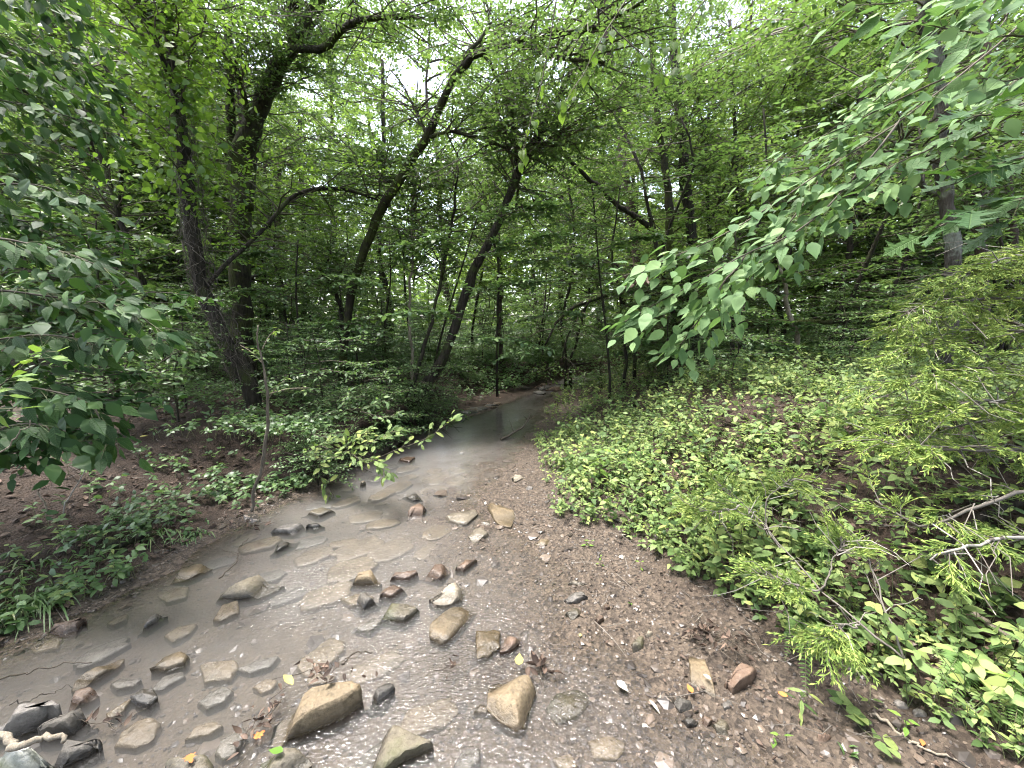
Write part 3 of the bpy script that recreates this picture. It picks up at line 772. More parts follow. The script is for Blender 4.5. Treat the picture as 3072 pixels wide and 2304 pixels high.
SUBMERGED = [
 ([(1300, 992), (1340, 970), (1520, 960), (1542, 1010), (1490, 1072), (1320, 1102)], 'wide square slab under water between the oval stone and the tan block', 'rock_silt', -0.025),
 ([(1540, 1015), (1700, 950), (1812, 930), (1750, 1002), (1620, 1042)], 'bluish submerged slab right of the wide square one', 'rock_siltgrey', -0.05),
 ([(738, 1512), (790, 1420), (900, 1340), (1000, 1320), (1042, 1370), (1000, 1452), (880, 1522)], 'big round submerged slab in front of the left boulders', 'rock_silt', -0.02),
 ([(1198, 1472), (1270, 1390), (1400, 1350), (1452, 1380), (1350, 1442)], 'narrow tan submerged slab between the round slab and the tan block', 'rock_silt', -0.025),
 ([(1388, 1562), (1430, 1480), (1572, 1390), (1592, 1440), (1530, 1562), (1440, 1602)], 'dark grey submerged slab next to the caught wet leaves', 'rock_siltgrey', -0.012),
 ([(1288, 1232), (1350, 1170), (1460, 1120), (1512, 1150), (1450, 1222), (1340, 1272)], 'grey oval submerged slab above the narrow tan one', 'rock_siltgrey', -0.02),
 ([(1385, 690), (1440, 600), (1545, 570), (1548, 650), (1420, 702)], 'orange brown submerged slab in front of the blocky brown boulder', 'rock_silt', -0.012),
 ([(1068, 795), (1150, 740), (1272, 720), (1230, 782), (1120, 832)], 'faint tan submerged slab in the middle of the left pool', 'rock_silt', -0.035),
 ([(688, 722), (740, 680), (832, 660), (820, 692), (740, 732)], 'small faint submerged slab beside the tiny pointed stone', 'rock_silt', -0.03),
 ([(718, 1112), (780, 1070), (925, 1080), (860, 1122), (760, 1142)], 'thin dark submerged slab between the oval stone and the long tan slab', 'rock_siltgrey', -0.02),
 ([(1030, 540), (1120, 490), (1230, 480), (1200, 545), (1080, 580)], 'faint submerged slab below the flat pale shore slab', 'rock_silt', -0.03),
 ([(760, 1260), (850, 1200), (800, 1290), (700, 1340), (680, 1310)], 'brown submerged stone by the mossy leaves near the dark olive boulder', 'rock_silt', -0.008),
 ([(1060, 1060), (1180, 1030), (1200, 1060), (1060, 1140), (980, 1150)], 'grey submerged slab beneath the oval tan stone', 'rock_siltgrey', -0.03),
 ([(150, 830), (300, 790), (420, 800), (380, 880), (220, 910)], 'pale submerged slab along the left water edge', 'rock_silt', -0.02),
 ([(2000, 1120), (2150, 1100), (2180, 1060), (2060, 1040), (1990, 1080)], 'submerged slab behind the wet leaves of the tan block', 'rock_silt', -0.03),
 ([(1640, 1130), (1720, 1080), (1800, 1090), (1760, 1150), (1690, 1170)], 'small submerged slab left of the yellow plant on the tan block', 'rock_silt', -0.03),
 ([(2212, 560), (2300, 530), (2420, 545), (2400, 580), (2280, 600)], 'long submerged slab in front of the dark cube shaped stone', 'rock_silt', -0.015),
 ([(2300, 760), (2420, 680), (2480, 700), (2400, 770)], 'submerged slab below the dark triangular slab', 'rock_siltgrey', -0.012),
 ([(3070, 1290), (3110, 1240), (3160, 1260), (3150, 1300)], 'orange submerged cobble left of the big cracked rock', 'rock_silt', -0.008),
 ([(2940, 1640), (3000, 1540), (3110, 1530), (3110, 1600), (3020, 1680)], 'dark submerged cobble near the lower edge of the creek', 'rock_siltgrey', -0.01),
 ([(3810, 1480), (3950, 1440), (4060, 1500), (4000, 1600), (3860, 1590)], 'broad brown submerged slab in the lower right shallows', 'rock_silt', -0.012),
 ([(3580, 1590), (3700, 1560), (3740, 1640), (3640, 1690)], 'brown submerged cobble right of the driftwood knot', 'rock_silt', -0.01),
]
top_of = {}
for k, (label, pts, zone, h, mat, tilt) in enumerate(ROCKS):
    o, t = rock(label, pts, zone, h * (0.68 if h > 0.02 else 1.0), mat, tilt, seed=k + 1)
    top_of[label] = t
for k, (pts, label, mat, z) in enumerate(SUBMERGED):
    rock(label, pts, Z1, max(z * 0.7, -0.022), mat, seed=90 + k, name='submerged_stone', group='slabs lying under the water', rough=0.6, cat='stone')

# more silt covered flagstones paving the bed of the pool
rf = np.random.default_rng(8)
cent = [t[:2] for t in top_of.values()] + [G(*(np.mean(p, 0) * K + np.array(Z1)))[:2] for p, _, _, _ in SUBMERGED]
made = 0
for _ in range(900):
    x, y = rf.uniform(-2.3, 0.5), rf.uniform(1.15, 4.3)
    dl_, dr_, in_ = creek(np.array([x]), np.array([y]))
    if not in_[0] or dl_[0] < 0.06 or H1(x, y) > -0.025: continue
    a_ = rf.uniform(0.09, 0.19)
    if min(np.hypot(x - c_[0], y - c_[1]) for c_ in cent) < a_ + 0.06: continue
    th = np.linspace(0, 2 * math.pi, 22)[:-1]
    sq = (np.abs(np.cos(th)) ** 3.2 + np.abs(np.sin(th)) ** 3.2) ** (-1 / 3.2)
    e_ = np.column_stack([a_ * np.cos(th), a_ * rf.uniform(0.5, 0.75) * np.sin(th)]) * sq[:, None] * (1 + 0.07 * rf.normal(size=(21, 1)))
    ro = math.radians(rf.normal(38, 18))
    e_ = e_ @ np.array([[math.cos(ro), math.sin(ro)], [-math.sin(ro), math.cos(ro)]])
    stone('silt covered flagstone lying flat on the bed of the left pool', np.array((x, y)) + e_, -rf.uniform(0.018, 0.036), 0.01, 'rock_silt' if made % 4 else 'rock_siltgrey', name='flagstone', group='flagstones on the pool bed', seed=500 + made, rough=0.5, cat='stone')
    cent.append(np.array((x, y))); made += 1
    if made >= 36: break

# the overhanging lip of the cut bank
ll = smooth_path(np.vstack([LP[8:13]]), 60)
tg = unit(np.gradient(ll, axis=0)); nrm2 = np.column_stack([-tg[:, 1], tg[:, 0]])
if (nrm2[30] @ np.array((-1.0, 0.2))) < 0: nrm2 = -nrm2
edge = np.sin(np.linspace(0, math.pi, 60)) ** 0.4
prof = [(0.95, -0.06), (0.72, 0.015), (0.45, 0.03), (0.18, 0.015), (0.06, -0.02), (0.02, -0.07), (0.10, -0.13), (0.28, -0.17), (0.5, -0.24), (0.75, -0.3)]
rings = []
for dd, dz in prof:
    q = ll + nrm2 * (dd + (1 - edge[:, None]) * 0.5 + 0.07 * fbm(ll[:, :1] * 4 + dd, ll[:, 1:] * 4, 3, 15))
    zt = height(ll[:, 0] + nrm2[:, 0] * 0.85, ll[:, 1] + nrm2[:, 1] * 0.85)
    rings.append(np.column_stack([q, zt + dz + 0.03 * fbm(q[:, 0] * 6, q[:, 1] * 6, 3, 16)]))
V = np.stack(rings, 1).reshape(-1, 3)
kk = len(prof)
q = [(i * kk + j, i * kk + j + 1, (i + 1) * kk + j + 1, (i + 1) * kk + j) for i in range(59) for j in range(kk - 1)]
mb = MB(); mb.add(V, quads=q)
lip = mb.build('bank_overhang', ground.data.materials[0])
tag(lip, 'overhanging earth lip of the cut left bank', None, kind='structure')

# ------------------------------------------------------------------ leaf shapes
def strip_leaf(half, fold=0.12, droop=0.12, wave=0.0):
    """half: (y, x) along one side; y is along the leaf. Returns verts, tris"""
    V, T = [], []
    for k, (y, x) in enumerate(half):
        z = -droop * y * y
        V += [(-x, y, z + fold * x + wave * math.sin(9 * y)), (0, y, z), (x, y, z + fold * x - wave * math.sin(9 * y))]
    for k in range(len(half) - 1):
        a, b = 3 * k, 3 * k + 3
        x0, x1 = half[k][1], half[k + 1][1]
        for s in (0, 1):
            l0, r0, l1, r1 = a + s, a + s + 1, b + s, b + s + 1
            if x0 > 0: T.append((l0, r0, r1 if x1 == 0 else l1))
            if x1 > 0: T.append((r0, r1, l1))
    return np.array(V, float), np.array(T, int)
T_QUAD = (np.array([(0, 0, 0), (.27, .42, .05), (0, 1, -.08), (-.27, .42, .05)], float), np.array([(0, 1, 2), (0, 2, 3)]))
T_THIN = (np.array([(0, 0, 0), (.11, .5, .02), (0, 1, -.06), (-.11, .5, .02)], float), np.array([(0, 1, 2), (0, 2, 3)]))
T_NEEDLE = (np.array([(-.035, 0, 0), (.035, 0, 0), (0, 1, 0), (0, 0, .05)], float), np.array([(0, 1, 2), (1, 3, 2)]))
T_OVATE = strip_leaf([(0, 0), (.15, .20), (.38, .29), (.65, .20), (.85, .08), (1, 0)])
T_BROAD = strip_leaf([(0, 0), (.10, .26), (.32, .40), (.6, .30), (.82, .12), (1, 0)], fold=0.18)
T_ELLIPT = strip_leaf([(0, 0), (.2, .15), (.5, .22), (.8, .15), (1, 0)], fold=0.2, droop=0.1)
T_HEART = strip_leaf([(-.10, .18), (.0, .36), (.25, .44), (.55, .30), (.8, .13), (1, 0)], fold=0.1)
T_LANCE = strip_leaf([(0, 0), (.25, .12), (.55, .13), (.8, .07), (1, 0)], fold=0.15, droop=0.3)
T_OAK = strip_leaf([(0, .02), (.12, .06), (.2, .22), (.27, .10), (.42, .40), (.45, .12), (.60, .13), (.72, .38), (.74, .12), (.86, .20), (.88, .08), (1, 0)], fold=0.12, droop=0.2)
T_MAPLE = strip_leaf([(0, .02), (.02, .24), (.15, .20), (.20, .55), (.36, .28), (.55, .48), (.62, .16), (.85, .17), (1, 0)], fold=0.1, droop=0.15)
T_CURL = strip_leaf([(0, 0), (.2, .20), (.5, .28), (.8, .14), (1, 0)], fold=0.7, droop=-0.35)
T_SIMPLE = (np.array([(0, 0, 0), (.24, .3, .05), (.2, .68, .02), (0, 1, -.1), (-.2, .68, .02), (-.24, .3, .05)], float), np.array([(0, 1, 5), (1, 2, 5), (2, 4, 5), (2, 3, 4)]))

def place(mb, tmpl, pos, direc, nrm, size, mat=0, rnd=None, width=1.0):
    V, T = tmpl
    pos = np.asarray(pos, float).reshape(-1, 3)
    N = len(pos)
    if N == 0: return
    d = unit(np.broadcast_to(direc, (N, 3)))
    n = np.broadcast_to(nrm, (N, 3))
    s = unit(np.cross(d, n))
    n = np.cross(s, d)
    size = np.broadcast_to(np.asarray(size, float), (N,))[:, None, None]
    vv = pos[:, None, :] + size * (V[None, :, 0:1] * width * s[:, None, :] + V[None, :, 1:2] * d[:, None, :] + V[None, :, 2:3] * n[:, None, :])
    tt = (T[None] + (np.arange(N) * len(V))[:, None, None]).reshape(-1, 3)
    if rnd is None: rnd = RNG.random(N)
    mb.add(vv.reshape(-1, 3), tris=tt, mat=mat, rnd=np.repeat(np.broadcast_to(rnd, (N,)), len(V)))

UP = np.array((0, 0, 1.0))
def sprays(mb, P, D, L, n, size, tmpl=T_QUAD, leafmat=0, twigmat=1, twig_r=0.003, flat=0.45, droop=0.18, width=1.0, twig=True, hang=0.15):
    """leafy twigs: start P (T,3), direction D (T,3), length L (T,), n leaves each, two-ranked and lying roughly flat"""
    T = len(P)
    if T == 0: return
    D = unit(D); L = np.broadcast_to(L, (T,))
    t = np.linspace(0.12, 1.0, n)[None, :] + RNG.normal(0, 0.03, (T, n))
    pos = P[:, None, :] + D[:, None, :] * (L[:, None] * t)[..., None] - UP * (droop * L[:, None] * t * t)[..., None]
    S = unit(np.cross(D, UP) + 1e-6)
    sgn = np.where(np.arange(n) % 2 == 0, 1.0, -1.0)[None, :, None]
    last = (np.arange(n) == n - 1)[None, :, None]
    ld = D[:, None, :] * 0.55 + S[:, None, :] * sgn * np.where(last, 0.1, 0.85) + RNG.normal(0, 0.28, (T, n, 3)) - UP * hang
    ln = UP + RNG.normal(0, flat, (T, n, 3))
    sz = size * RNG.uniform(0.6, 1.2, T * n)
    place(mb, tmpl, pos.reshape(-1, 3), ld.reshape(-1, 3), ln.reshape(-1, 3), sz, mat=leafmat, width=width)
    if twig:
        tt = np.array((0, 0.5, 1.0))
        tp = P[:, None, :] + D[:, None, :] * (L[:, None] * tt)[..., None] - UP * (droop * L[:, None] * tt * tt)[..., None]
        tubes(mb, tp, np.full(T, twig_r), np.full(T, twig_r * 0.4), 3, mat=twigmat, rnd=RNG.random(T))

def rand_dirs(n, zlo=-0.2, zhi=0.6):
    a = RNG.uniform(0, 2 * math.pi, n)
    return unit(np.stack([np.cos(a), np.sin(a), RNG.uniform(zlo, zhi, n)], -1))

def branches(P, D, L, k=5, wig=0.08, droop=0.1):
    S = len(P)
    t = np.linspace(0, 1, k)
    pts = P[:, None, :] + unit(D)[:, None, :] * (L[:, None] * t)[..., None]
    w = np.cumsum(RNG.normal(0, wig, (S, k, 3)), axis=1) * (L[:, None, None] / k)
    w -= w[:, :1]
    pts = pts + w - UP * (droop * L[:, None] * t ** 2)[..., None]
    return pts

def along(paths, n):
    """n random points on each of the paths (S,k,3) between 0.25 and 1: points, tangents, t"""
    S, k, _ = paths.shape
    t = RNG.uniform(0.2, 1.0, (S, n)) * (k - 1) * 0.999
    i = t.astype(int); f = (t - i)[..., None]
    a = np.take_along_axis(paths, i[..., None], 1); b = np.take_along_axis(paths, (i + 1)[..., None], 1)
    return (a + (b - a) * f).reshape(-1, 3), unit(b - a).reshape(-1, 3), (t / (k - 1)).ravel()

def crown(mb, limbs, nsec=9, lsec=(0.7, 1.5), ntw=6, ltw=(0.3, 0.6), nleaf=9, size=0.1, tmpl=T_QUAD, flat=0.5, sec_r=0.012, zlo=-0.25, zhi=0.5, twig_r=0.003, keep=None, droop=0.15, hang=0.15):
    """limbs: list of (k,3) arrays. Grows secondaries, twigs and leaves into mb (materials 0 leaf, 1 twig)"""
    if not limbs: return
    Ls = np.stack([smooth_path(l, 8) for l in limbs])
    P, T, _ = along(Ls, nsec)
    if keep is not None:
        k = keep(P); P, T = P[k], T[k]
    D = unit(T * 0.5 + rand_dirs(len(P), zlo, zhi))
    L = RNG.uniform(*lsec, len(P))
    B = branches(P, D, L, 5, 0.18, droop)
    tubes(mb, B, np.full(len(P), sec_r), np.full(len(P), sec_r * 0.35), 3, mat=1, rnd=RNG.random(len(P)))
    P2, T2, _ = along(B, ntw)
    if keep is not None:
        gu, gv, _w = proj(P2)
        open_ = (((gu - 412) / 34) ** 2 + ((gv - 80) / 46) ** 2 < 1) & (RNG.random(len(P2)) < 0.85)
        P2, T2 = P2[~open_], T2[~open_]
    D2 = unit(T2 * 0.7 + rand_dirs(len(P2), -0.35, 0.35))
    L2 = RNG.uniform(*ltw, len(P2))
    sprays(mb, P2, D2, L2, nleaf, size, tmpl, flat=flat, twig_r=twig_r, hang=hang)

# ------------------------------------------------------------------ trees drawn from the photograph
def trunk_path(pts, n=44):
    """pts: (u, v, Y, width in pixels) -> world path and radii"""
    P = np.array([A(u, v, y) for u, v, y, w in pts])
    R = np.array([0.5 * 0.62 * w * y / FPX for u, v, y, w in pts])
    q = smooth_path(np.column_stack([P, R]), n)
    return q[:, :3], np.maximum(q[:, 3], 0.002)
def wob(path, amp):
    k = len(path)
    w = np.cumsum(RNG.normal(0, 1, (k, 3)), 0)
    w -= np.linspace(0, 1, k)[:, None] * w[-1] + (1 - np.linspace(0, 1, k))[:, None] * w[0]
    return path + w * amp
def add_tube(mb, path, rad, sides=10, mat=0, rough=0.06, cap=True):
    rad = rad * (1 + rough * RNG.normal(size=len(rad)))
    tubes(mb, path[None], None, None, sides, mat=mat, radii=rad[None], cap=cap, rnd=RNG.random(), jit=0.07 if sides >= 8 else 0.0)
def tree(name, label, trunk, limbs=(), mat='bark', leaf='leaf_wood', cr=None, extra=(), flare=1.35, cat='tree', group=None, wobble=0.012, ground=True, sides=10):
    """trunk and limbs as lists of (u, v, Y, width px); cr: crown settings; extra: further limb lists for foliage only"""
    path, rad = trunk_path(trunk)
    if ground:                                       # root the trunk in the ground
        p0 = path[0]
        z = H1(p0[0], p0[1])
        if p0[2] > z - 0.05:
            foot = np.array([[p0[0] - (path[1] - p0)[0] * 0.3, p0[1], z - 0.08]])
            path = np.vstack([foot, path]); rad = np.append(rad[0] * flare, rad)
    root = thing(name, label, cat, path[0], group)
    mb = MB(); add_tube(mb, wob(path, wobble), rad, sides); mb.build('trunk', M[mat], root)
    lim = []
    for l in limbs:
        lp, lr = trunk_path(l, 18)
        mb = MB(); add_tube(mb, wob(lp, wobble * 0.7), lr, 7); mb.build('limb', M[mat], root)
        lim.append(lp)
    for l in extra:
        lim.append(np.array([A(*q[:3]) for q in l]))
    if cr:
        c = dict(cr)
        tops = c.pop('trunk_from', 0.6)
        k = int(len(path) * tops)
        mb = MB()
        crown(mb, lim + ([path[k:]] if tops < 1 else []), keep=lambda q: proj(q)[1] > -70, **c)
        if mb.n:
            mb.build('crown', [M[leaf], M['twig']], root)
    return root

M['vine_dry'] = plain_mat('vine_dry', [(0.0, (0.035, 0.028, 0.022)), (0.8, (0.095, 0.078, 0.062)), (1.0, (0.19, 0.165, 0.135))])
# the vine covered trunk on the left bank
vt = tree('vine_covered_tree', 'thick leaning trunk wrapped in dry vine stems on the left bank', 
     [(256, 425, 4.9, 26), (250, 385, 4.9, 24), (226, 335, 4.95, 22), (206, 290, 5.0, 20), (196, 240, 5.0, 19), (188, 180, 5.05, 18), (180, 120, 5.1, 17), (172, 60, 5.15, 15), (165, -40, 5.2, 13), (160, -160, 5.3, 10)],
     limbs=[[(176, 92, 5.1, 8), (158, 45, 5.0, 7), (140, 10, 4.9, 7), (118, -40, 4.8, 6)], [(204, 290, 5, 7), (228, 262, 5.3, 6), (246, 244, 5.6, 6), (275, 215, 5.9, 6), (295, 197, 6.1, 6), (325, 189, 6.2, 5.5), (352, 192, 6.3, 5), (378, 200, 6.4, 3)]],
     mat='bark', cr=dict(trunk_from=0.45, nsec=32, lsec=(0.5, 1.3), ntw=7, nleaf=10, size=0.066, tmpl=T_QUAD), leaf='leaf_vine', wobble=0.01)
# dry vine stems hugging it
path, rad = trunk_path([(252, 400, 4.85, 26), (226, 335, 4.9, 24), (206, 290, 4.95, 23), (196, 240, 4.95, 23), (188, 180, 5.0, 22), (180, 120, 5.05, 19), (172, 60, 5.1, 15)], 60)
mb = MB()
for k in range(170):
    i0 = RNG.integers(0, 46); n = RNG.integers(6, 14)
    idx = np.clip(np.arange(i0, i0 + n), 0, 59)
    a = RNG.uniform(0, 2 * math.pi) + np.cumsum(RNG.normal(0, 0.35, len(idx)))
    off = rad[idx] * RNG.uniform(1.0, 1.6) + np.abs(RNG.normal(0, 0.02, len(idx)))
    p = path[idx] + np.stack([np.cos(a) * off, np.sin(a) * off, RNG.normal(0, 0.02, len(idx))], -1)
    tubes(mb, p[None], [RNG.uniform(0.002, 0.006)], [0.0015], 3, rnd=RNG.random())
for k in range(230):                                 # frayed vine ends sticking out
    i = RNG.integers(4, 54)
    a = RNG.uniform(0, 2 * math.pi)
    d = unit(np.array([math.cos(a), math.sin(a), RNG.uniform(-0.9, 0.5)]))
    tubes(mb, branches(path[i][None] + d * rad[i] * 0.9, d[None], np.array([RNG.uniform(0.06, 0.24)]), 4, 0.4, 0.4), [0.0028], [0.001], 3, rnd=RNG.random())
tag(mb.build('vine_stems', M['vine_dry'], vt), 'tangle of dry grey vine stems', kind='stuff')
mb = MB()                                            # living vine leaves towards the top
P = path[RNG.integers(34, 60, 600)] + RNG.normal(0, 1, (600, 3)) * np.array((0.34, 0.25, 0.2))
P2 = np.array([A(u, v, y) for u, v, y in zip(RNG.normal(150, 38, 450), RNG.uniform(-20, 190, 450), RNG.uniform(4.3, 5.3, 450))])
P = np.vstack([P, P2])
place(mb, T_HEART, P, rand_dirs(len(P), -1.2, -0.1), rand_dirs(len(P), 0.1, 1.5), RNG.uniform(0.035, 0.095, len(P)))
mb.build('vine_leaves', M['leaf_vine'], vt)

MID = dict(nsec=22, lsec=(0.6, 1.5), ntw=8, ltw=(0.25, 0.6), nleaf=11, size=0.066)
tree('forked_tree', 'mossy forked tree with upright dark stems behind the vine covered trunk',
     [(240, 330, 7.0, 29.7), (241, 260, 7.0, 27.0), (243, 205, 7.0, 27.0), (241, 168, 7.0, 28.4), (250, 135, 7.0, 24.3), (262, 105, 7.0, 23.0), (278, 70, 7.0, 21.6), (292, 42, 7.0, 18.9), (318, 0, 7.0, 16.2), (345, -60, 7.0, 13.5), (365, -150, 7.2, 9.5)],
     limbs=[[(246, 210, 7.0, 20.2), (250, 160, 7.15, 18.9), (262, 118, 7.2, 16.2), (276, 85, 7.2, 12.2), (287, 52, 7.1, 8.1)],
            [(233, 185, 7.1, 13.5), (231, 140, 7.2, 13.5), (230, 95, 7.2, 12.2), (228, 40, 7.2, 10.8), (222, -40, 7.3, 8.1)],
            [(252, 130, 7.0, 8.1), (244, 95, 6.8, 8.1), (236, 70, 6.6, 6.8), (225, 55, 6.5, 4.1)],
            [(290, 48, 6.9, 10.8), (318, 49, 6.6, 10.8), (330, 40, 6.5, 10.1), (345, 28, 6.4, 9.5), (365, 20, 6.3, 8.1), (392, 17, 6.2, 6.8), (424, 18, 6.1, 4.1)],
            [(290, 45, 7, 6.8), (291, 20, 7, 6.8), (292, -20, 7, 5.4)]],
     mat='bark_moss', cr=dict(MID, trunk_from=0.45, nsec=32))
tree('arching_tree', 'slim tree arching over the creek from left to right',
     [(342, 378, 6.8, 12), (345, 350, 6.8, 12), (352, 296, 6.8, 12), (360, 262, 6.7, 13), (371, 231, 6.6, 13), (384, 206, 6.5, 13), (398, 185, 6.4, 13), (414, 158, 6.3, 13), (430, 134, 6.2, 13), (441, 108, 6.1, 11), (454, 84, 6.0, 10), (466, 68, 5.9, 10), (481, 56, 5.8, 9), (502, 48, 5.6, 8), (523, 42, 5.5, 8), (537, 41, 5.4, 7.5), (551, 32, 5.3, 7), (568, 34, 5.2, 6), (590, 31, 5.1, 5.5), (612, 20, 5, 5), (640, 4, 4.9, 4), (670, -20, 4.8, 3)],
     limbs=[[(430, 137, 6.2, 5), (440, 134, 6.1, 6), (455, 132, 6.0, 5), (478, 138, 5.9, 5), (500, 147, 5.8, 4), (520, 158, 5.7, 2.5)],
            [(428, 140, 6.2, 4), (421, 118, 6.3, 3), (415, 104, 6.3, 2)],
            [(458, 78, 5.95, 6), (466, 55, 6.0, 6), (478, 42, 6.1, 5), (487, 30, 6.2, 4), (490, 10, 6.3, 3), (492, -20, 6.4, 2)],
            [(482, 55, 5.8, 4), (493, 70, 5.9, 4.5), (505, 95, 6.0, 4), (514, 130, 6.2, 4), (517, 175, 6.5, 4), (516, 210, 6.7, 3)],
            [(500, 48, 5.6, 5), (523, 46, 5.4, 5), (545, 54, 5.3, 4.5), (570, 58, 5.2, 4), (605, 62, 5.1, 3)],
            [(398, 186, 6.4, 4), (376, 178, 6.7, 3), (350, 160, 7, 2)]],
     mat='bark_moss', cr=dict(MID, trunk_from=0.55, nsec=22, size=0.06))
tree('leaning_creek_tree', 'leaning tree rooted on the cut bank at the bend of the creek',
     [(408, 414, 6.3, 20), (416, 400, 6.3, 20), (430, 375, 6.3, 17), (446, 346, 6.3, 15), (463, 300, 6.3, 14), (474, 270, 6.25, 14), (484, 252, 6.2, 13), (500, 222, 6.2, 12), (512, 190, 6.1, 12), (520, 170, 6.1, 13), (532, 153, 6.1, 13), (545, 130, 6.0, 11), (557, 108, 6.0, 10), (575, 70, 6, 8), (600, 10, 6, 6), (620, -60, 6, 4)],
     limbs=[[(519, 172, 6.1, 6), (516, 150, 6.3, 5), (513, 120, 6.4, 5), (510, 90, 6.5, 3)], [(534, 150, 6.05, 5), (552, 140, 6.0, 4), (566, 128, 5.9, 3)]],
     cr=dict(MID, trunk_from=0.35, nsec=34))
tree('leaning_creek_sapling', 'thin dark stem rising beside the foot of the leaning creek tree',
     [(402, 408, 6.2, 8), (410, 385, 6.3, 7), (424, 340, 6.4, 6), (436, 300, 6.5, 5), (446, 255, 6.6, 5), (452, 215, 6.7, 4), (458, 165, 6.8, 3)],
     cr=dict(MID, trunk_from=0.4, nsec=26, size=0.07))
tree('fallen_leaning_trunk', 'dark dead trunk leaning down to the right behind the creek',
     [(676, 252, 8.2, 8), (664, 240, 8.1, 8), (640, 216, 8, 8), (618, 200, 7.9, 7), (602, 188, 7.8, 7), (580, 166, 7.6, 6), (556, 144, 7.4, 5)],
     ground=False, cat='dead trunk')
tree('slender_dark_tree', 'slim straight dark trunk beside a thicker vine hung trunk to the right',
     [(688, 345, 7.4, 11), (678, 285, 7.4, 11), (670, 240, 7.4, 11), (669, 200, 7.4, 11), (664, 160, 7.4, 10), (659, 115, 7.4, 9), (655, 60, 7.5, 8), (650, -20, 7.6, 7)],
     mat='bark_moss', cr=dict(MID, trunk_from=0.35, nsec=40, lsec=(0.7, 1.6)))
tree('vine_hung_tree', 'thicker trunk hung with thin vines next to the slim straight one',
     [(694, 345, 8.2, 16), (690, 285, 8.2, 16), (688, 240, 8.2, 15), (684, 190, 8.2, 15), (680, 120, 8.3, 14), (676, 60, 8.4, 12), (672, -40, 8.5, 10)],
     cr=dict(MID, trunk_from=0.35, nsec=46, lsec=(0.7, 1.8)))
tree('pine_tree', 'straight reddish barked pine trunk in the middle distance',
     [(642, 340, 11, 13), (634, 240, 11, 13), (627, 200, 11, 13), (620, 150, 11, 12), (615, 90, 11, 11), (606, 20, 11, 10), (598, -60, 11, 9)],
     mat='bark_red', cr=dict(MID, trunk_from=0.5, nsec=40, lsec=(0.9, 2.0), size=0.10))
tree('lichen_tree', 'lichen spotted trunk on the right behind the feathery cedar',
     [(948, 330, 4.4, 19), (944, 290, 4.4, 19), (940, 240, 4.4, 19), (938, 190, 4.4, 19), (937, 140, 4.4, 18), (936, 90, 4.4, 17), (930, 40, 4.4, 16), (925, -20, 4.4, 15), (920, -120, 4.5, 12)],
     limbs=[[(936, 195, 4.4, 7), (922, 182, 4.3, 7), (912, 160, 4.2, 6), (905, 148, 4.1, 6), (895, 142, 4.0, 4)], [(944, 130, 4.4, 6), (965, 150, 4.6, 5), (985, 158, 4.8, 4)],
            [(924, 20, 4.4, 7), (880, 30, 4.5, 5), (840, 36, 4.7, 4), (800, 22, 4.9, 3)]],
     mat='bark_lichen', cr=dict(MID, trunk_from=0.6, nsec=20, size=0.075))
tree('pale_sapling', 'slender pale stemmed dead sapling on the right bank slope',
     [(800, 372, 6.0, 8), (797, 345, 6.0, 7), (793, 318, 6.0, 7), (788, 296, 5.95, 6), (784, 275, 5.9, 5), (779, 255, 5.9, 4)],
     mat='bark_pale', cat='sapling')
tree('dark_slanting_tree', 'thin dark trunk slanting behind the left foreground leaves',
     [(160, 350, 6.0, 9), (152, 325, 6.0, 9), (146, 305, 6.0, 9), (138, 275, 6.0, 9), (128, 245, 6.0, 8), (118, 215, 6, 7), (108, 180, 6.1, 6), (98, 130, 6.2, 5), (92, 60, 6.3, 4)],
     cr=dict(MID, trunk_from=0.2, nsec=46))
tree('thin_bank_tree', 'very thin dark stem standing in the shade of the left bank',
     [(137, 455, 3.9, 7), (131, 430, 3.9, 6), (126, 400, 3.9, 5), (121, 370, 3.9, 4), (117, 340, 3.9, 3)], cr=dict(MID, trunk_from=0.3, nsec=14, lsec=(0.3, 0.7), size=0.07), leaf='leaf_under', cat='sapling')
tree('twisted_tree', 'small twisted dark tree with dead leaf clumps left of the creek',
     [(345, 375, 7.6, 7), (342, 330, 7.6, 7), (337, 305, 7.6, 6), (329, 285, 7.6, 6), (322, 268, 7.6, 5)],
     limbs=[[(330, 288, 7.6, 4), (338, 276, 7.5, 4), (345, 262, 7.5, 3)], [(323, 270, 7.6, 4), (332, 255, 7.6, 3), (326, 244, 7.6, 2)]], cr=dict(MID, trunk_from=0.5, nsec=12, lsec=(0.3, .9), size=0.07))
tree('bowed_limb_tree', 'low dark limb bowing across behind the creek bend',
     [(700, 372, 8.6, 9), (690, 330, 8.6, 9), (672, 308, 8.5, 9), (640, 292, 8.4, 8), (608, 294, 8.3, 7), (580, 304, 8.2, 6), (560, 320, 8.1, 4), (545, 345, 8.0, 3)],
     limbs=[[(640, 292, 8.4, 4), (626, 275, 8.5, 4), (612, 262, 8.6, 3)], [(590, 300, 8.2, 4), (570, 330, 8.2, 3), (562, 362, 8.2, 2)]], cr=dict(MID, trunk_from=0.5, nsec=6, size=0.07))

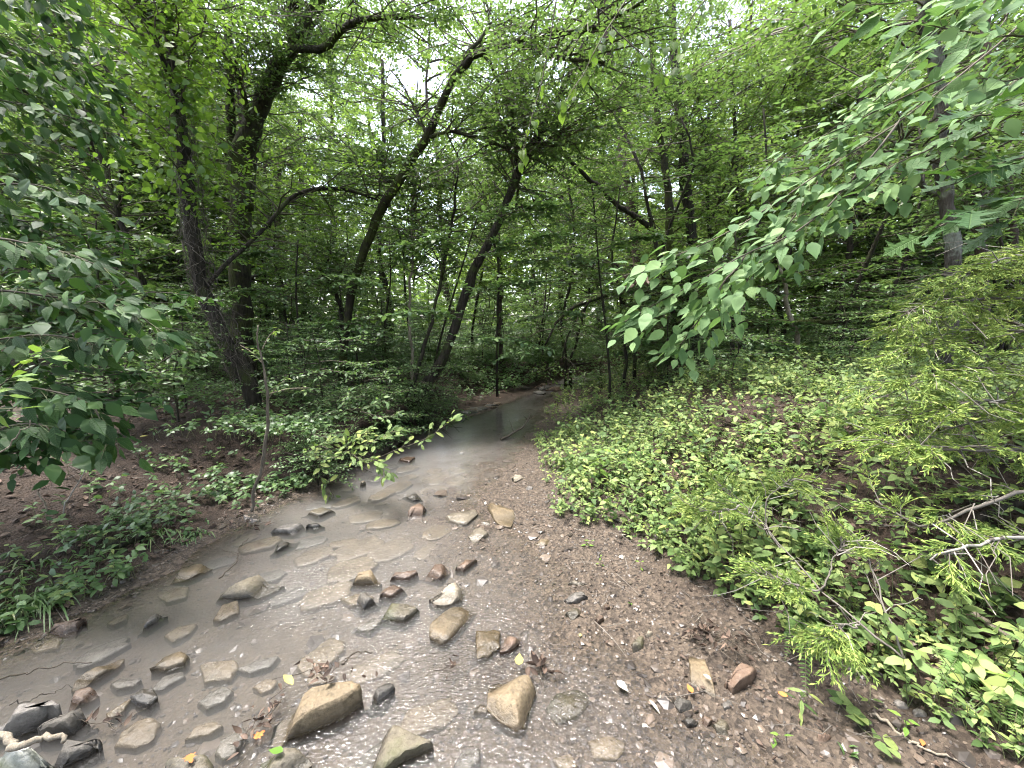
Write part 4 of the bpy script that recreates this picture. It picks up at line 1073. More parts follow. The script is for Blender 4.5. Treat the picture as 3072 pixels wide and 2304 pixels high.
# slim background stems that can be told apart
STEMS = [
 ('pale straight pole sapling left of the leaning creek tree', [(413, 385, 7.2, 5), (412, 330, 7.2, 4.5), (413, 280, 7.2, 4), (412, 225, 7.2, 4), (417, 165, 7.3, 3)], 'bark_pale'),
 ('thin dark upright sapling right of the leaning creek tree', [(497, 350, 8.5, 4), (495, 300, 8.5, 4), (492, 250, 8.5, 4), (486, 205, 8.5, 3), (470, 165, 8.6, 2)], 'bark'),
 ('brown trunk behind the grass mound at the bend', [(501, 358, 10.5, 7), (500, 330, 10.5, 7), (500, 290, 10.5, 6), (497, 230, 10.5, 6), (490, 120, 10.6, 5)], 'bark_red'),
 ('forked grey trunk in the gap left of the arching tree', [(388, 348, 11, 9), (392, 320, 11, 9), (386, 290, 11, 8), (380, 250, 11, 8), (384, 160, 11, 7), (382, 60, 11, 5)], 'bark'),
 ('dark trunk at the far left edge of the clearing', [(170, 345, 12, 16), (168, 310, 12, 16), (166, 250, 12, 14), (164, 150, 12, 12), (160, 40, 12, 9)], 'bark'),
 ('twin distant trunk seen through the gap left of the twisted tree', [(281, 338, 15, 8), (280, 300, 15, 8), (279, 240, 15, 7), (280, 120, 15, 6)], 'bark_red'),
 ('dark distant trunk right of its twin in the left gap', [(304, 345, 14, 9), (303, 310, 14, 9), (303, 250, 14, 8), (300, 120, 14, 6)], 'bark'),
 ('thin crooked stem between the creek bend and the pine', [(566, 358, 9.5, 4), (563, 320, 9.5, 4), (570, 280, 9.5, 4), (575, 220, 9.6, 3), (560, 150, 9.6, 3)], 'bark'),
 ('pair stem of the crooked one leaning towards the pine', [(571, 358, 9.7, 4), (580, 325, 9.7, 4), (590, 290, 9.7, 3.5), (596, 250, 9.8, 3), (592, 180, 9.8, 2.5)], 'bark'),
 ('dark trunk hidden behind the drooping pale green bough', [(835, 330, 9.0, 9), (842, 280, 9, 9), (848, 240, 9, 8), (856, 190, 9, 8), (860, 90, 9, 6)], 'bark'),
 ('brown trunk at the right edge behind the large lobed leaves', [(985, 300, 6.5, 16), (984, 250, 6.5, 15), (986, 180, 6.5, 14), (990, 90, 6.5, 12), (992, -30, 6.6, 9)], 'bark_red'),
 ('second brown trunk at the far right edge of the wood', [(1012, 300, 7.5, 14), (1010, 240, 7.5, 14), (1008, 160, 7.5, 12), (1004, 60, 7.5, 10)], 'bark_red'),
 ('slim trunk right of the vine hung one', [(742, 345, 9.5, 7), (738, 280, 9.5, 7), (735, 200, 9.5, 6), (733, 110, 9.5, 5), (730, 20, 9.6, 4)], 'bark'),
]
for k, (lab, pts, mt) in enumerate(STEMS):
    tree('background_tree' if pts[0][3] > 5.5 else 'thin_sapling', lab, pts, mat=mt, leaf='leaf_far' if pts[0][2] > 10 else 'leaf_wood', cr=dict(MID, trunk_from=0.3, nsec=46, lsec=(0.7, 1.8), size=0.11 if pts[0][2] > 10 else 0.08), sides=7)

# ------------------------------------------------------------------ the wood behind: a few kinds of tree, copied
def copy_tree(o, loc, rz, sc, label=None, group=None):
    r = o.copy(); COL.objects.link(r)
    r.location = loc; r.rotation_euler = (0, 0, rz); r.scale = (sc, sc, sc)
    if label: r['label'] = label
    if group: r['group'] = group
    for ch in o.children:
        c = ch.copy(); COL.objects.link(c); c.parent = r
    return r
def wood_tree(h, spread, first, nl, size, leaf, barkm, dens=1.0):
    root = thing('woodland_tree', 'tall tree of the wood beyond the creek', 'tree', (0, 0, 0))
    k = 10
    tp = np.stack([np.zeros(k), np.zeros(k), np.linspace(-0.3, h, k)], -1)
    tp[:, :2] += np.cumsum(RNG.normal(0, 0.012 * h, (k, 2)), 0)
    mb = MB(); add_tube(mb, smooth_path(tp, 16), np.linspace(0.011 * h, 0.002 * h, 16), 7); mb.build('trunk', M[barkm], root)
    mb = MB()
    z = np.linspace(first, 0.97, nl) * h
    P = np.array([smooth_path(tp, 40)[int((zz + 0.3) / (h + 0.3) * 39)] for zz in z])
    D = rand_dirs(nl, 0.05, 0.55)
    L = spread * (0.45 + 0.55 * np.sin(np.linspace(0.5, 2.7, nl))) * RNG.uniform(0.7, 1.2, nl)
    B = branches(P, D, L, 6, 0.12, 0.05)
    tubes(mb, B, np.full(nl, 0.004 * h), np.full(nl, 0.01), 4, mat=1, rnd=RNG.random(nl))
    crown(mb, list(B), nsec=int(9 * dens), lsec=(0.25 * spread, 0.55 * spread), ntw=7, ltw=(0.4, 0.8), nleaf=10, size=size, flat=0.55, sec_r=0.014)
    mb.build('crown', [M[leaf], M['twig']], root)
    return root
KINDS = [wood_tree(13, 3.2, 0.28, 24, 0.15, 'leaf_far', 'bark'), wood_tree(15, 3.4, 0.35, 24, 0.16, 'leaf_far', 'bark'), wood_tree(12, 3.0, 0.25, 22, 0.15, 'leaf_far', 'bark_red')]
NEARK = [wood_tree(7.5, 2.3, 0.14, 26, 0.092, 'leaf_wood', 'bark', 1.2), wood_tree(9.0, 2.5, 0.16, 28, 0.095, 'leaf_far', 'bark_red', 1.2), wood_tree(6.5, 2.2, 0.12, 24, 0.088, 'leaf_far', 'bark', 1.2)]
def sapling(h, spread, nl, size, leaf):
    root = thing('understory_sapling', 'leafy understory sapling', 'sapling', (0, 0, 0))
    k = 7
    tp = np.stack([np.zeros(k), np.zeros(k), np.linspace(-0.1, h, k)], -1)
    tp[:, :2] += np.cumsum(RNG.normal(0, 0.03 * h, (k, 2)), 0)
    mb = MB(); add_tube(mb, smooth_path(tp, 12), np.linspace(0.008 * h, 0.002 * h, 12) + 0.004, 5); mb.build('trunk', M['bark'], root)
    mb = MB()
    tps = smooth_path(tp, 40)
    P = tps[RNG.integers(9, 40, nl)]
    D = rand_dirs(nl, 0.0, 0.35)
    B = branches(P, D, spread * RNG.uniform(0.5, 1.0, nl), 5, 0.1, 0.12)
    tubes(mb, B, np.full(nl, 0.008), np.full(nl, 0.003), 3, mat=1, rnd=RNG.random(nl))
    P2, T2, _ = along(B, 8)
    sprays(mb, P2, unit(T2 * 0.6 + rand_dirs(len(P2), -0.15, 0.15)), RNG.uniform(0.25, 0.5, len(P2)), 9, size, T_QUAD, flat=0.28, droop=0.1, hang=0.05)
    mb.build('crown', [M[leaf], M['twig']], root)
    return root
SAPS = [sapling(3.2, 1.3, 22, 0.085, 'leaf_under'), sapling(4.2, 1.6, 26, 0.09, 'leaf_wood'), sapling(2.2, 1.0, 18, 0.08, 'leaf_under'), sapling(1.3, 0.75, 14, 0.075, 'leaf_under')]

def layered(name, label, trunk, arms, leaf, size, n=12):
    """slim sapling whose arms carry flat layers of broad leaves"""
    path, rad = trunk_path(trunk, 20)
    z = H1(path[0][0], path[0][1])
    path = np.vstack([[path[0][0], path[0][1], z - 0.05], path]); rad = np.append(rad[0], rad)
    root = thing(name, label, 'sapling', path[0])
    mb = MB(); add_tube(mb, path, rad, 6); mb.build('trunk', M['bark'], root)
    mb = MB()
    for a_ in arms:
        W = smooth_path(np.array([A(*q) for q in a_]), 10)
        tubes(mb, W[None], [0.007], [0.002], 4, mat=1)
        i = RNG.integers(1, 10, n * len(a_))
        D = unit(unit(np.gradient(W, axis=0))[i] * 0.7 + rand_dirs(len(i), -0.08, 0.08))
        sprays(mb, W[i], D, RNG.uniform(0.2, 0.5, len(i)), 9, size, T_SIMPLE, flat=0.22, droop=0.08, hang=0.08, width=1.3)
    mb.build('crown', [M[leaf], M['twig']], root)
    return root
layered('layered_sapling', 'sapling with flat pale leaf layers in front of the leaning creek tree', [(430, 385, 7.0, 4), (440, 340, 6.6, 3.5), (458, 280, 6.0, 3), (478, 215, 5.7, 2)],
    [[(468, 300, 5.6), (500, 285, 5.4), (540, 280, 5.2)], [(468, 320, 5.6), (430, 312, 5.4), (395, 315, 5.3)], [(470, 260, 5.6), (510, 245, 5.4), (550, 235, 5.2)], [(470, 250, 5.6), (440, 240, 5.7), (410, 246, 5.8)], [(478, 225, 5.6), (520, 210, 5.4), (560, 205, 5.3)], [(468, 340, 5.6), (500, 338, 5.4), (530, 345, 5.3)]], 'leaf_under', 0.085)
layered('layered_sapling', 'sapling with flat leaf layers between the pine and the creek bend', [(610, 378, 6.4, 4), (606, 330, 6.4, 3.5), (600, 280, 6.4, 3), (596, 230, 6.4, 2)],
    [[(606, 320, 6.4), (570, 312, 6.2), (535, 318, 6.0)], [(604, 300, 6.4), (640, 288, 6.3), (670, 290, 6.2)], [(600, 270, 6.4), (565, 258, 6.2), (530, 262, 6.1)], [(600, 250, 6.4), (630, 240, 6.3), (660, 236, 6.2)], [(606, 340, 6.4), (640, 338, 6.2), (670, 345, 6.1)]], 'leaf_under', 0.085)
layered('layered_sapling', 'sapling with flat leaf layers left of the arching tree', [(305, 392, 6.0, 4), (300, 340, 6.0, 3.5), (296, 290, 6.0, 3), (298, 240, 6.0, 2)],
    [[(300, 330, 6.0), (340, 322, 5.8), (375, 330, 5.7)], [(300, 300, 6.0), (262, 290, 5.9), (230, 296, 5.8)], [(297, 285, 6.0), (335, 275, 5.9), (365, 280, 5.8)], [(297, 262, 6.0), (265, 252, 5.9), (240, 258, 5.9)], [(300, 350, 6.0), (270, 345, 5.8), (235, 352, 5.8)]], 'leaf_under', 0.08)
layered('layered_sapling', 'sapling with flat leaf layers behind the drooping pale bough', [(745, 372, 6.0, 4), (742, 330, 6.0, 3.5), (738, 280, 6.0, 3), (735, 230, 6.0, 2)],
    [[(742, 330, 6.0), (780, 322, 5.8), (820, 326, 5.7)], [(741, 310, 6.0), (700, 302, 5.9), (665, 310, 5.8)], [(738, 285, 6.0), (775, 275, 5.9), (815, 280, 5.8)], [(737, 262, 6.0), (705, 250, 5.9), (675, 256, 5.9)], [(742, 345, 6.0), (780, 345, 5.8), (830, 350, 5.8)], [(736, 240, 6), (770, 228, 6), (800, 232, 6)]], 'leaf_under', 0.08)
layered('layered_sapling', 'sapling with flat leaf layers beside the dark slanting trunk', [(105, 390, 5.2, 4), (102, 330, 5.2, 3.5), (98, 280, 5.2, 3), (96, 220, 5.2, 2)],
    [[(102, 330, 5.2), (140, 322, 5.0), (180, 330, 5.0)], [(100, 300, 5.2), (140, 288, 5.0), (175, 292, 5.0)], [(99, 285, 5.2), (60, 275, 5.0), (25, 280, 5.0)], [(97, 250, 5.2), (135, 240, 5.1), (170, 245, 5.0)], [(96, 225, 5.2), (60, 215, 5.1), (30, 222, 5.1)]], 'leaf_wood', 0.075)
used_first = set()
def put(kind, lst, x, y, rz, sc, label, group):
    proto = lst[kind]
    loc = (x, y, H1(x, y))
    if id(proto) not in used_first:
        used_first.add(id(proto))
        proto.location = loc; proto.rotation_euler = (0, 0, rz); proto.scale = (sc,) * 3
        proto['label'] = label; proto['group'] = group
        return proto
    return copy_tree(proto, loc, rz, sc, label, group)
MARKS = [(30, 'the left edge'), (130, 'the dark slanting trunk'), (200, 'the vine covered trunk'), (255, 'the mossy forked tree'), (335, 'the small twisted tree'), (385, 'the arching tree'), (470, 'the leaning creek tree'), (550, 'the creek bend'), (625, 'the reddish pine trunk'), (690, 'the vine hung trunk'), (790, 'the pale dead sapling'), (860, 'the drooping pale bough'), (945, 'the lichen spotted trunk'), (1010, 'the right edge')]
def mark(u):
    return min(MARKS, key=lambda t: abs(t[0] - u))[1]
# tall trees on a jittered lattice behind the creek; the gap of open sky above the arching tree is left free
ROWN = ['first', 'second', 'third', 'fourth', 'fifth', 'last']
ORD = ['first', 'second', 'third', 'fourth', 'fifth', 'sixth', 'seventh', 'eighth', 'ninth', 'tenth', 'eleventh', 'twelfth', 'thirteenth', 'fourteenth', 'fifteenth', 'sixteenth'] + ['%dth' % k for k in range(17, 80)]
for row, Y in enumerate(np.array([9.8, 12, 15, 20, 27, 36])):
    nrow = 13 if row < 3 else 15
    no = 0
    for k in range(nrow):
        u = -60 + (k + 0.5 + (row % 2) * 0.5 + RNG.uniform(-0.35, 0.35)) * 1150 / nrow
        y = Y * RNG.uniform(0.93, 1.08)
        x = (u - 512) / FPX * y
        if row < 5 and abs(u - 412) < (105, 80, 50, 30, 24)[row]: continue
        if row < 1 and 490 < u < 600: continue
        dl, dr, ins = creek(np.array([x]), np.array([y]))
        if ins[0] or min(dl[0], dr[0]) < 0.8: continue
        near = row < 3
        put(RNG.integers(0, 3), NEARK if near else KINDS, x, y, RNG.uniform(0, 6.28), RNG.uniform(0.95, 1.2), f'{ORD[no]} tree from the left in the {ROWN[row]} row of the wood', 'trees of the wood in rows')
        no += 1
for Y0, Y1, n in ((6.6, 9.0, 34), (9.0, 14, 56), (14, 22, 30)):
    no = 0
    for k in range(n):
        u = -40 + (k + RNG.uniform(0, 1)) * 1110 / n
        y = RNG.uniform(Y0, Y1)
        x = (u - 512) / FPX * y
        dl, dr, ins = creek(np.array([x]), np.array([y]))
        if ins[0] or min(dl[0], dr[0]) < 0.9: continue
        kk = RNG.integers(0, 4)
        if Y0 < 8 and 180 < u < 540: kk = RNG.integers(2, 4)
        if Y0 < 8 and u > 600: kk = RNG.integers(0, 3)
        where = 'close behind the banks' if Y0 < 8 else ('in the middle of the wood' if Y0 < 12 else 'far back in the wood')
        size = ['tall', 'very tall', 'waist high', 'low'][kk]
        put(kk, SAPS, x, y, RNG.uniform(0, 6.28), RNG.uniform(0.8, 1.3), f'{size} leafy sapling {where}, {ORD[no]} from the left', f'understory saplings {where}')
        no += 1
# low shrubs along the banks
spots = []
for k in range(16):                                  # on the lip of the cut bank, leaning over the water
    i = int((k + RNG.uniform(0, 1)) / 16 * 59)
    q = np.array([*(ll[i] + nrm2[i] * RNG.uniform(0.08, 0.4)), 0.0])
    pu_, pv_, _w = proj(np.array([q]))
    spots.append(('left bank', float(pu_[0]), q, 3))
for k in range(34):                                  # closing the view behind the far bend
    u, q1 = RNG.uniform(420, 660), RNG.uniform(10.6, 15)
    q = np.array(((u - 512) / FPX * q1, q1, 0.0))
    dl, dr, ins = creek(q[:1], q[1:2])
    if ins[0] or min(dl[0], dr[0]) < 0.5: continue
    spots.append(('far bank', u, q, (2, 3, 0)[k % 3]))
for k in range(96):
    if k < 52:
        u, v = RNG.uniform(130, 470), RNG.uniform(350, 430)
        if u > 330: v = RNG.uniform(345, 396)
        where = 'left bank'
    else:
        u, v = RNG.uniform(590, 930), RNG.uniform(335, 390)
        where = 'right bank'
    q = ground_at(u, v)
    dl, dr, ins = creek(q[:1], q[1:2])
    if ins[0] or min(dl[0], dr[0]) < 0.2 or q[1] > 11 or (195 < u < 290 and q[1] < 5.4): continue
    spots.append((where, u, q, 2 if k % 5 == 0 else 3))
for where in ('left bank', 'right bank', 'far bank'):
    for no, (w_, u, q, kk) in enumerate(sorted([t for t in spots if t[0] == where], key=lambda t: t[1])):
        put(kk, SAPS, q[0], q[1], RNG.uniform(0, 6.28), RNG.uniform(0.6, 1.0) if where == 'far bank' else RNG.uniform(0.35, 0.8), f'{ORD[no]} small leafy shrub from the left on the {where}, by {mark(u)}', f'small shrubs on the {where}')
# trees added out of view so their crowns overhead shade the foreground
for no, (x, y, kk, sc) in enumerate([(-6.2, 0.6, 1, 1.1), (6.6, 0.4, 0, 1.15), (-3.2, -2.6, 2, 1.2), (3.4, -3.0, 1, 1.15), (0.2, -5.5, 0, 1.3), (-7.5, -4.5, 0, 1.2), (7.5, -5.0, 2, 1.3)]):
    put(kk, KINDS, x, y, RNG.uniform(0, 6.28), sc * 0.8, f'tree added outside the view to shade the foreground, {ORD[no]} of these', 'trees added outside the view for shade')
# the far wood, one mass
mb = MB()
N = 52000
a = RNG.uniform(-1.35, 1.35, N); r = RNG.uniform(28, 60, N)
cz = RNG.random(N) ** 1.2 * (5 + 10 * (0.5 + fbm(a * 6, r * 0.1, 3, 77)))
x, y = np.sin(a) * r, np.cos(a) * r
hole = (np.abs((x / y) * FPX + 512 - 412) < 45) & (cz > 9)
P = np.stack([x, y, height(x, y) + cz], -1)[~hole]
place(mb, T_QUAD, P, rand_dirs(len(P), -0.5, 0.3), rand_dirs(len(P), 0.2, 1.6), RNG.uniform(0.3, 0.75, len(P)), width=1.5)
tag(mb.build('far_woods', M['leaf_far']), 'far off mass of woodland foliage behind the trunks', None, kind='stuff')

# ------------------------------------------------------------------ leaves that can be picked apart: one object each, shared meshes
LEAF_MESH = {}
def veined(mat):
    if mat not in LEAF_ARGS: return M[mat]
    if mat + '_veined' not in M:
        M[mat + '_veined'] = leaf_mat(mat + '_veined', *LEAF_ARGS[mat], veins=True)
    return M[mat + '_veined']
def leaf_meshes(key, half, mat, folds=((0.12, 0.12), (0.3, 0.25), (0.05, 0.35), (0.22, 0.02))):
    out = []
    for f, d in folds:
        V, T = strip_leaf(half, fold=f, droop=d)
        mb = MB(); mb.add(V, tris=T)
        out.append(mb.mesh(key, veined(mat)))
    LEAF_MESH[key] = out
OV = [(0, 0), (.12, .13), (.35, .225), (.62, .17), (.84, .06), (1, 0)]
BR = [(0, 0), (.08, .12), (.28, .225), (.55, .185), (.80, .065), (1, 0)]
EL = [(0, 0), (.2, .15), (.5, .21), (.8, .14), (1, 0)]
HE = [(-.10, .18), (.0, .36), (.25, .44), (.55, .30), (.8, .13), (1, 0)]
LA = [(0, 0), (.25, .12), (.55, .13), (.8, .07), (1, 0)]
OK_ = [(0, .02), (.12, .06), (.2, .22), (.27, .10), (.42, .40), (.45, .12), (.60, .13), (.72, .38), (.74, .12), (.86, .20), (.88, .08), (1, 0)]
MA = [(0, .02), (.02, .24), (.15, .20), (.20, .55), (.36, .28), (.55, .48), (.62, .16), (.85, .17), (1, 0)]
leaf_meshes('pale_leaf', BR, 'leaf_pale'); leaf_meshes('dark_leaf', OV, 'leaf_dark'); leaf_meshes('lime_leaf', OV, 'leaf_lime')
leaf_meshes('sprig_leaf', EL, 'leaf_cover'); leaf_meshes('oak_leaf', OK_, 'leaf_dark'); leaf_meshes('maple_leaf', MA, 'leaf_lime')
leaf_meshes('heart_leaf', HE, 'leaf_cover'); leaf_meshes('herb_leaf', OV, 'leaf_cover'); leaf_meshes('lance_leaf', LA, 'leaf_cover')
leaf_meshes('vine_leaf', HE, 'leaf_vine'); leaf_meshes('under_leaf', OV, 'leaf_under')
def leaf_obj(root, key, pos, direc, nrm, size, name='leaf'):
    me = LEAF_MESH[key][RNG.integers(0, len(LEAF_MESH[key]))]
    o = bpy.data.objects.new(name, me)
    COL.objects.link(o)
    o.parent = root
    d = unit(direc); s = unit(np.cross(d, nrm)); n = np.cross(s, d)
    p = np.asarray(pos) - np.array(WORLD_AT[root.name])
    m = np.eye(4); m[:3, 0] = s * size; m[:3, 1] = d * size; m[:3, 2] = n * size; m[:3, 3] = p
    o.matrix_local = Matrix(m.tolist())
    return o
def leafy_bough(name, label, paths, per, key, size, mat='twig', r=0.006, cat='branch', dirbias=(0, 0, 0), nbias=(0, -0.5, 0.8), spread=0.55, limit=300, stalk=0.05, t0=0.12, group=None, jit=0.35, extra=0, extra_leaf=None):
    """paths in (u, v, Y); each path carries side shoots with leaves, every leaf an object"""
    P0 = A(*paths[0][0][:3])
    root = thing(name, label, cat, P0, group)
    made = 0
    allp, bobj = [], []
    for p in paths:
        W = smooth_path(np.array([A(*q) for q in p]), 18)
        allp.append(W)
        mb = MB(); add_tube(mb, wob(W, 0.004), np.linspace(r, r * 0.35, 18), 5); bobj.append(mb.build('branch', M[mat], root)); WORLD_AT[bobj[-1].name] = WORLD_AT[root.name]
    mbx = MB()
    for j, W in enumerate(allp):
        n = per if isinstance(per, int) else per[j]
        for k in range(n):
            if made >= limit: break
            t = t0 + (1 - t0) * (k + RNG.uniform(0, 1)) / n
            i = min(int(t * 17), 16)
            tan = unit(W[i + 1] - W[i])
            side = unit(np.cross(tan, UP)) * (1 if k % 2 else -1)
            d = unit(tan * 0.6 + side * spread + RNG.normal(0, jit, 3) + np.array(dirbias))
            base = W[i] + (W[i + 1] - W[i]) * (t * 17 - i)
            off = d * stalk * RNG.uniform(0.3, 2.2) + RNG.normal(0, stalk * 0.4, 3)
            tubes(mbx, np.stack([base, base + off * 0.5, base + off])[None], [0.0018], [0.001], 3, rnd=RNG.random())
            leaf_obj(bobj[j], key, base + off, unit(d + np.array(dirbias) * 0.5 + RNG.normal(0, 0.2, 3)), unit(np.array(nbias) + RNG.normal(0, 0.32, 3)), size * RNG.uniform(0.55, 1.15))
            made += 1
    if extra:                                            # the leaves past the limit, joined
        mbe = MB()
        for W in allp:
            i = RNG.integers(2, 17, extra)
            tan = unit(W[i + 1] - W[i])
            d = unit(tan * 0.5 + rand_dirs(extra, -0.6, 0.3) + np.array(dirbias))
            place(mbe, extra_leaf or T_OVATE, W[i] + d * stalk * RNG.uniform(0.5, 3.0, (extra, 1)) + RNG.normal(0, stalk, (extra, 3)), d + np.array(dirbias) * 0.5, np.array(nbias) + RNG.normal(0, 0.4, (extra, 3)), size * RNG.uniform(0.5, 1.05, extra))
        tag(mbe.build('leaves', LEAF_MESH[key][0].materials[0], root), kind='stuff')
    tag(mbx.build('leaf_stalks', M['stem'], root), kind='stuff')
    return root, allp

# the pale green bough hanging in from the upper right
leafy_bough('overhanging_bough', 'drooping bough of large pale green leaves reaching in from the upper right',
    [[(1090, -40, 2.7), (980, 60, 2.6), (900, 120, 2.5), (830, 165, 2.45), (770, 205, 2.4), (715, 238, 2.35), (660, 262, 2.3), (615, 280, 2.3)],
     [(980, 60, 2.6), (910, 95, 2.7), (850, 125, 2.75), (795, 150, 2.8), (755, 180, 2.8)],
     [(900, 120, 2.5), (850, 185, 2.35), (800, 232, 2.3), (745, 255, 2.25), (700, 280, 2.2), (655, 305, 2.2), (625, 322, 2.2)],
     [(830, 165, 2.45), (805, 205, 2.5), (775, 245, 2.5), (748, 280, 2.5), (725, 318, 2.5)],
     [(1070, 30, 2.4), (1000, 95, 2.3), (945, 140, 2.3), (885, 170, 2.3), (840, 215, 2.3)],
     [(1070, -60, 2.8), (1000, 0, 2.8), (930, 45, 2.8), (880, 95, 2.8), (830, 130, 2.8)],
     [(745, 255, 2.25), (720, 290, 2.25), (700, 320, 2.3), (680, 345, 2.3)]],
    [56, 34, 52, 40, 46, 40, 22], 'pale_leaf', 0.115, extra=75, cat='bough', dirbias=(-0.4, -0.1, -0.3), nbias=(0.1, -0.4, 0.85), stalk=0.055)
leafy_bough('oak_branch', 'branch of big dark lobed leaves at the right edge',
    [[(1120, 130, 1.7), (1050, 150, 1.65), (1000, 165, 1.6), (950, 185, 1.6)], [(1120, 180, 1.6), (1050, 195, 1.55), (990, 205, 1.55), (935, 228, 1.5)], [(1120, 90, 1.8), (1050, 95, 1.75), (1000, 110, 1.7), (960, 125, 1.7)]],
    [13, 14, 10], 'oak_leaf', 0.15, cat='branch', dirbias=(-0.6, 0, -0.15), nbias=(0, -0.45, 0.9), stalk=0.04)
leafy_bough('top_right_branch', 'leafy branch crossing the upper right corner with long drooping leaves',
    [[(1100, 20, 2.0), (1030, 35, 2.0), (960, 30, 2.0), (900, 20, 2.1)], [(1100, 70, 2.0), (1040, 75, 2.0), (980, 78, 2.0)], [(1100, -30, 2.1), (1020, -10, 2.1), (930, 0, 2.2), (850, 5, 2.3)]],
    [26, 18, 26], 'pale_leaf', 0.14, extra=16, cat='branch', dirbias=(-0.5, 0, -0.45), nbias=(0, -0.4, 0.8))
leafy_bough('upper_middle_branch', 'backlit spray of yellow green leaves hanging below the arching trunk',
    [[(640, -20, 3.6), (610, 25, 3.6), (585, 70, 3.6), (560, 110, 3.6)], [(720, -20, 3.5), (690, 20, 3.5), (670, 60, 3.5)], [(560, -20, 3.7), (545, 60, 3.7), (530, 120, 3.7), (520, 160, 3.7)], [(610, 25, 3.6), (640, 50, 3.6), (670, 80, 3.6)]],
    [20, 18, 20, 16], 'vine_leaf', 0.075, cat='branch', dirbias=(0, 0, -0.6), nbias=(0, -0.6, 0.6), stalk=0.07)
# the dark leaves in the left foreground
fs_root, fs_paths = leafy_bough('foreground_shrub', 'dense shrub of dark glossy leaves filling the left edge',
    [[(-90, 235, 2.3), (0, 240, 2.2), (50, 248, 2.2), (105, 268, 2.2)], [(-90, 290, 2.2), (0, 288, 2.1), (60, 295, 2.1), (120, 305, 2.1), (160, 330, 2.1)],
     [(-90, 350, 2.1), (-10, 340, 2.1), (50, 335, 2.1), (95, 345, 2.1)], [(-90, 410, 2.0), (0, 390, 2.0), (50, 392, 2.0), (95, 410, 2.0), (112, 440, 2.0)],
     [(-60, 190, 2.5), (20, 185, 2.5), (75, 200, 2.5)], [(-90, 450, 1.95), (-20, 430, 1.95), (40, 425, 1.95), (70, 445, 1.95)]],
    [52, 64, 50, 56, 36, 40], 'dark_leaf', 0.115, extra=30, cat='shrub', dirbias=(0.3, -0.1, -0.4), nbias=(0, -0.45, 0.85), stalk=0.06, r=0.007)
mb = MB()
fill = [np.array([A(*q) for q in p]) for p in ([(-90, 260, 2.7), (20, 270, 2.7), (130, 300, 2.8)], [(-90, 330, 2.5), (20, 325, 2.5), (120, 340, 2.6)], [(-90, 390, 2.4), (10, 385, 2.4), (100, 400, 2.5)], [(-90, 440, 2.3), (0, 430, 2.3), (60, 440, 2.3)], [(-90, 210, 2.9), (20, 220, 2.9), (110, 245, 3.0)])]
crown(mb, fill, nsec=16, lsec=(0.2, 0.5), ntw=5, ltw=(0.12, 0.25), nleaf=6, size=0.085, tmpl=T_SIMPLE, flat=0.4, sec_r=0.005, hang=0.3)
tag(mb.build('foliage', [M['leaf_dark'], M['twig']], fs_root), kind='stuff')
leafy_bough('foreground_lime_shoot', 'young shoot of bright lime leaves against the dark shrub on the left',
    [[(-30, 405, 1.7), (0, 385, 1.7), (25, 365, 1.7), (50, 350, 1.7)], [(0, 385, 1.7), (-10, 400, 1.7), (5, 412, 1.7)]], [16, 6], 'lime_leaf', 0.09, cat='shoot', dirbias=(0.3, 0, 0), nbias=(0, -0.4, 0.8), r=0.003, stalk=0.03)
leafy_bough('bank_maple_branch', 'flat layered branch ending in two pale leaves left of the vine covered trunk',
    [[(100, 372, 2.7), (130, 352, 2.7), (165, 346, 2.7), (200, 352, 2.7)], [(130, 352, 2.7), (120, 345, 2.8), (160, 338, 2.9), (190, 342, 2.9)]], [26, 20], 'pale_leaf', 0.085, cat='branch', dirbias=(0.3, 0, -0.2), nbias=(0, -0.2, 0.95), r=0.004)
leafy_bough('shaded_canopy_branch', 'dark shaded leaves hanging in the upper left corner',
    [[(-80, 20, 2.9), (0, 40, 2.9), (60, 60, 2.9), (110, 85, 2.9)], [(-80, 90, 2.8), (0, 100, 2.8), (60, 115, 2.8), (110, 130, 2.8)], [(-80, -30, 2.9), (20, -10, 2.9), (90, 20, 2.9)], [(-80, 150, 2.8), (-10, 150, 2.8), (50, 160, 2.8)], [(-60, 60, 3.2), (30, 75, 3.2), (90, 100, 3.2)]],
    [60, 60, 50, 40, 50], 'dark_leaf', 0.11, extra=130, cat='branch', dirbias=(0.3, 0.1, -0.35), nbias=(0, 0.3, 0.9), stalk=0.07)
# the sprig over the water
leafy_bough('overhanging_sprig', 'sprig of small bright green leaves hanging over the dark cut bank water',
    [[(283, 452, 3.7), (320, 458, 3.45), (345, 452, 3.35), (375, 440, 3.3), (400, 428, 3.25)], [(320, 458, 3.45), (318, 475, 3.4), (330, 492, 3.4), (333, 502, 3.4)], [(345, 452, 3.35), (360, 460, 3.2), (378, 462, 3.15), (386, 476, 3.1)],
     [(378, 458, 3.2), (405, 448, 3.2), (425, 440, 3.2), (445, 425, 3.2), (452, 418, 3.2)], [(345, 452, 3.35), (352, 440, 3.4), (370, 430, 3.4)], [(300, 455, 3.6), (320, 446, 3.5), (335, 440, 3.5)]],
    [70, 26, 44, 22, 44, 34], 'sprig_leaf', 0.082, mat='twig', cat='sprig', dirbias=(0.1, -0.15, 0.0), nbias=(0, -0.55, 0.8), r=0.0035, stalk=0.03)
leafy_bough('bank_sprig', 'shaded sprig of whorled leaves above the dark undercut bank',
    [[(300, 420, 4.0), (330, 412, 4.0), (360, 408, 4.0), (385, 400, 4.0)], [(340, 412, 4.0), (345, 400, 4.0), (350, 392, 4.0)], [(360, 412, 3.8), (385, 418, 3.8), (400, 412, 3.8)]],
    [40, 16, 20], 'under_leaf', 0.075, cat='sprig', dirbias=(0.1, -0.1, 0), nbias=(0, -0.5, 0.8), r=0.0035, stalk=0.03)
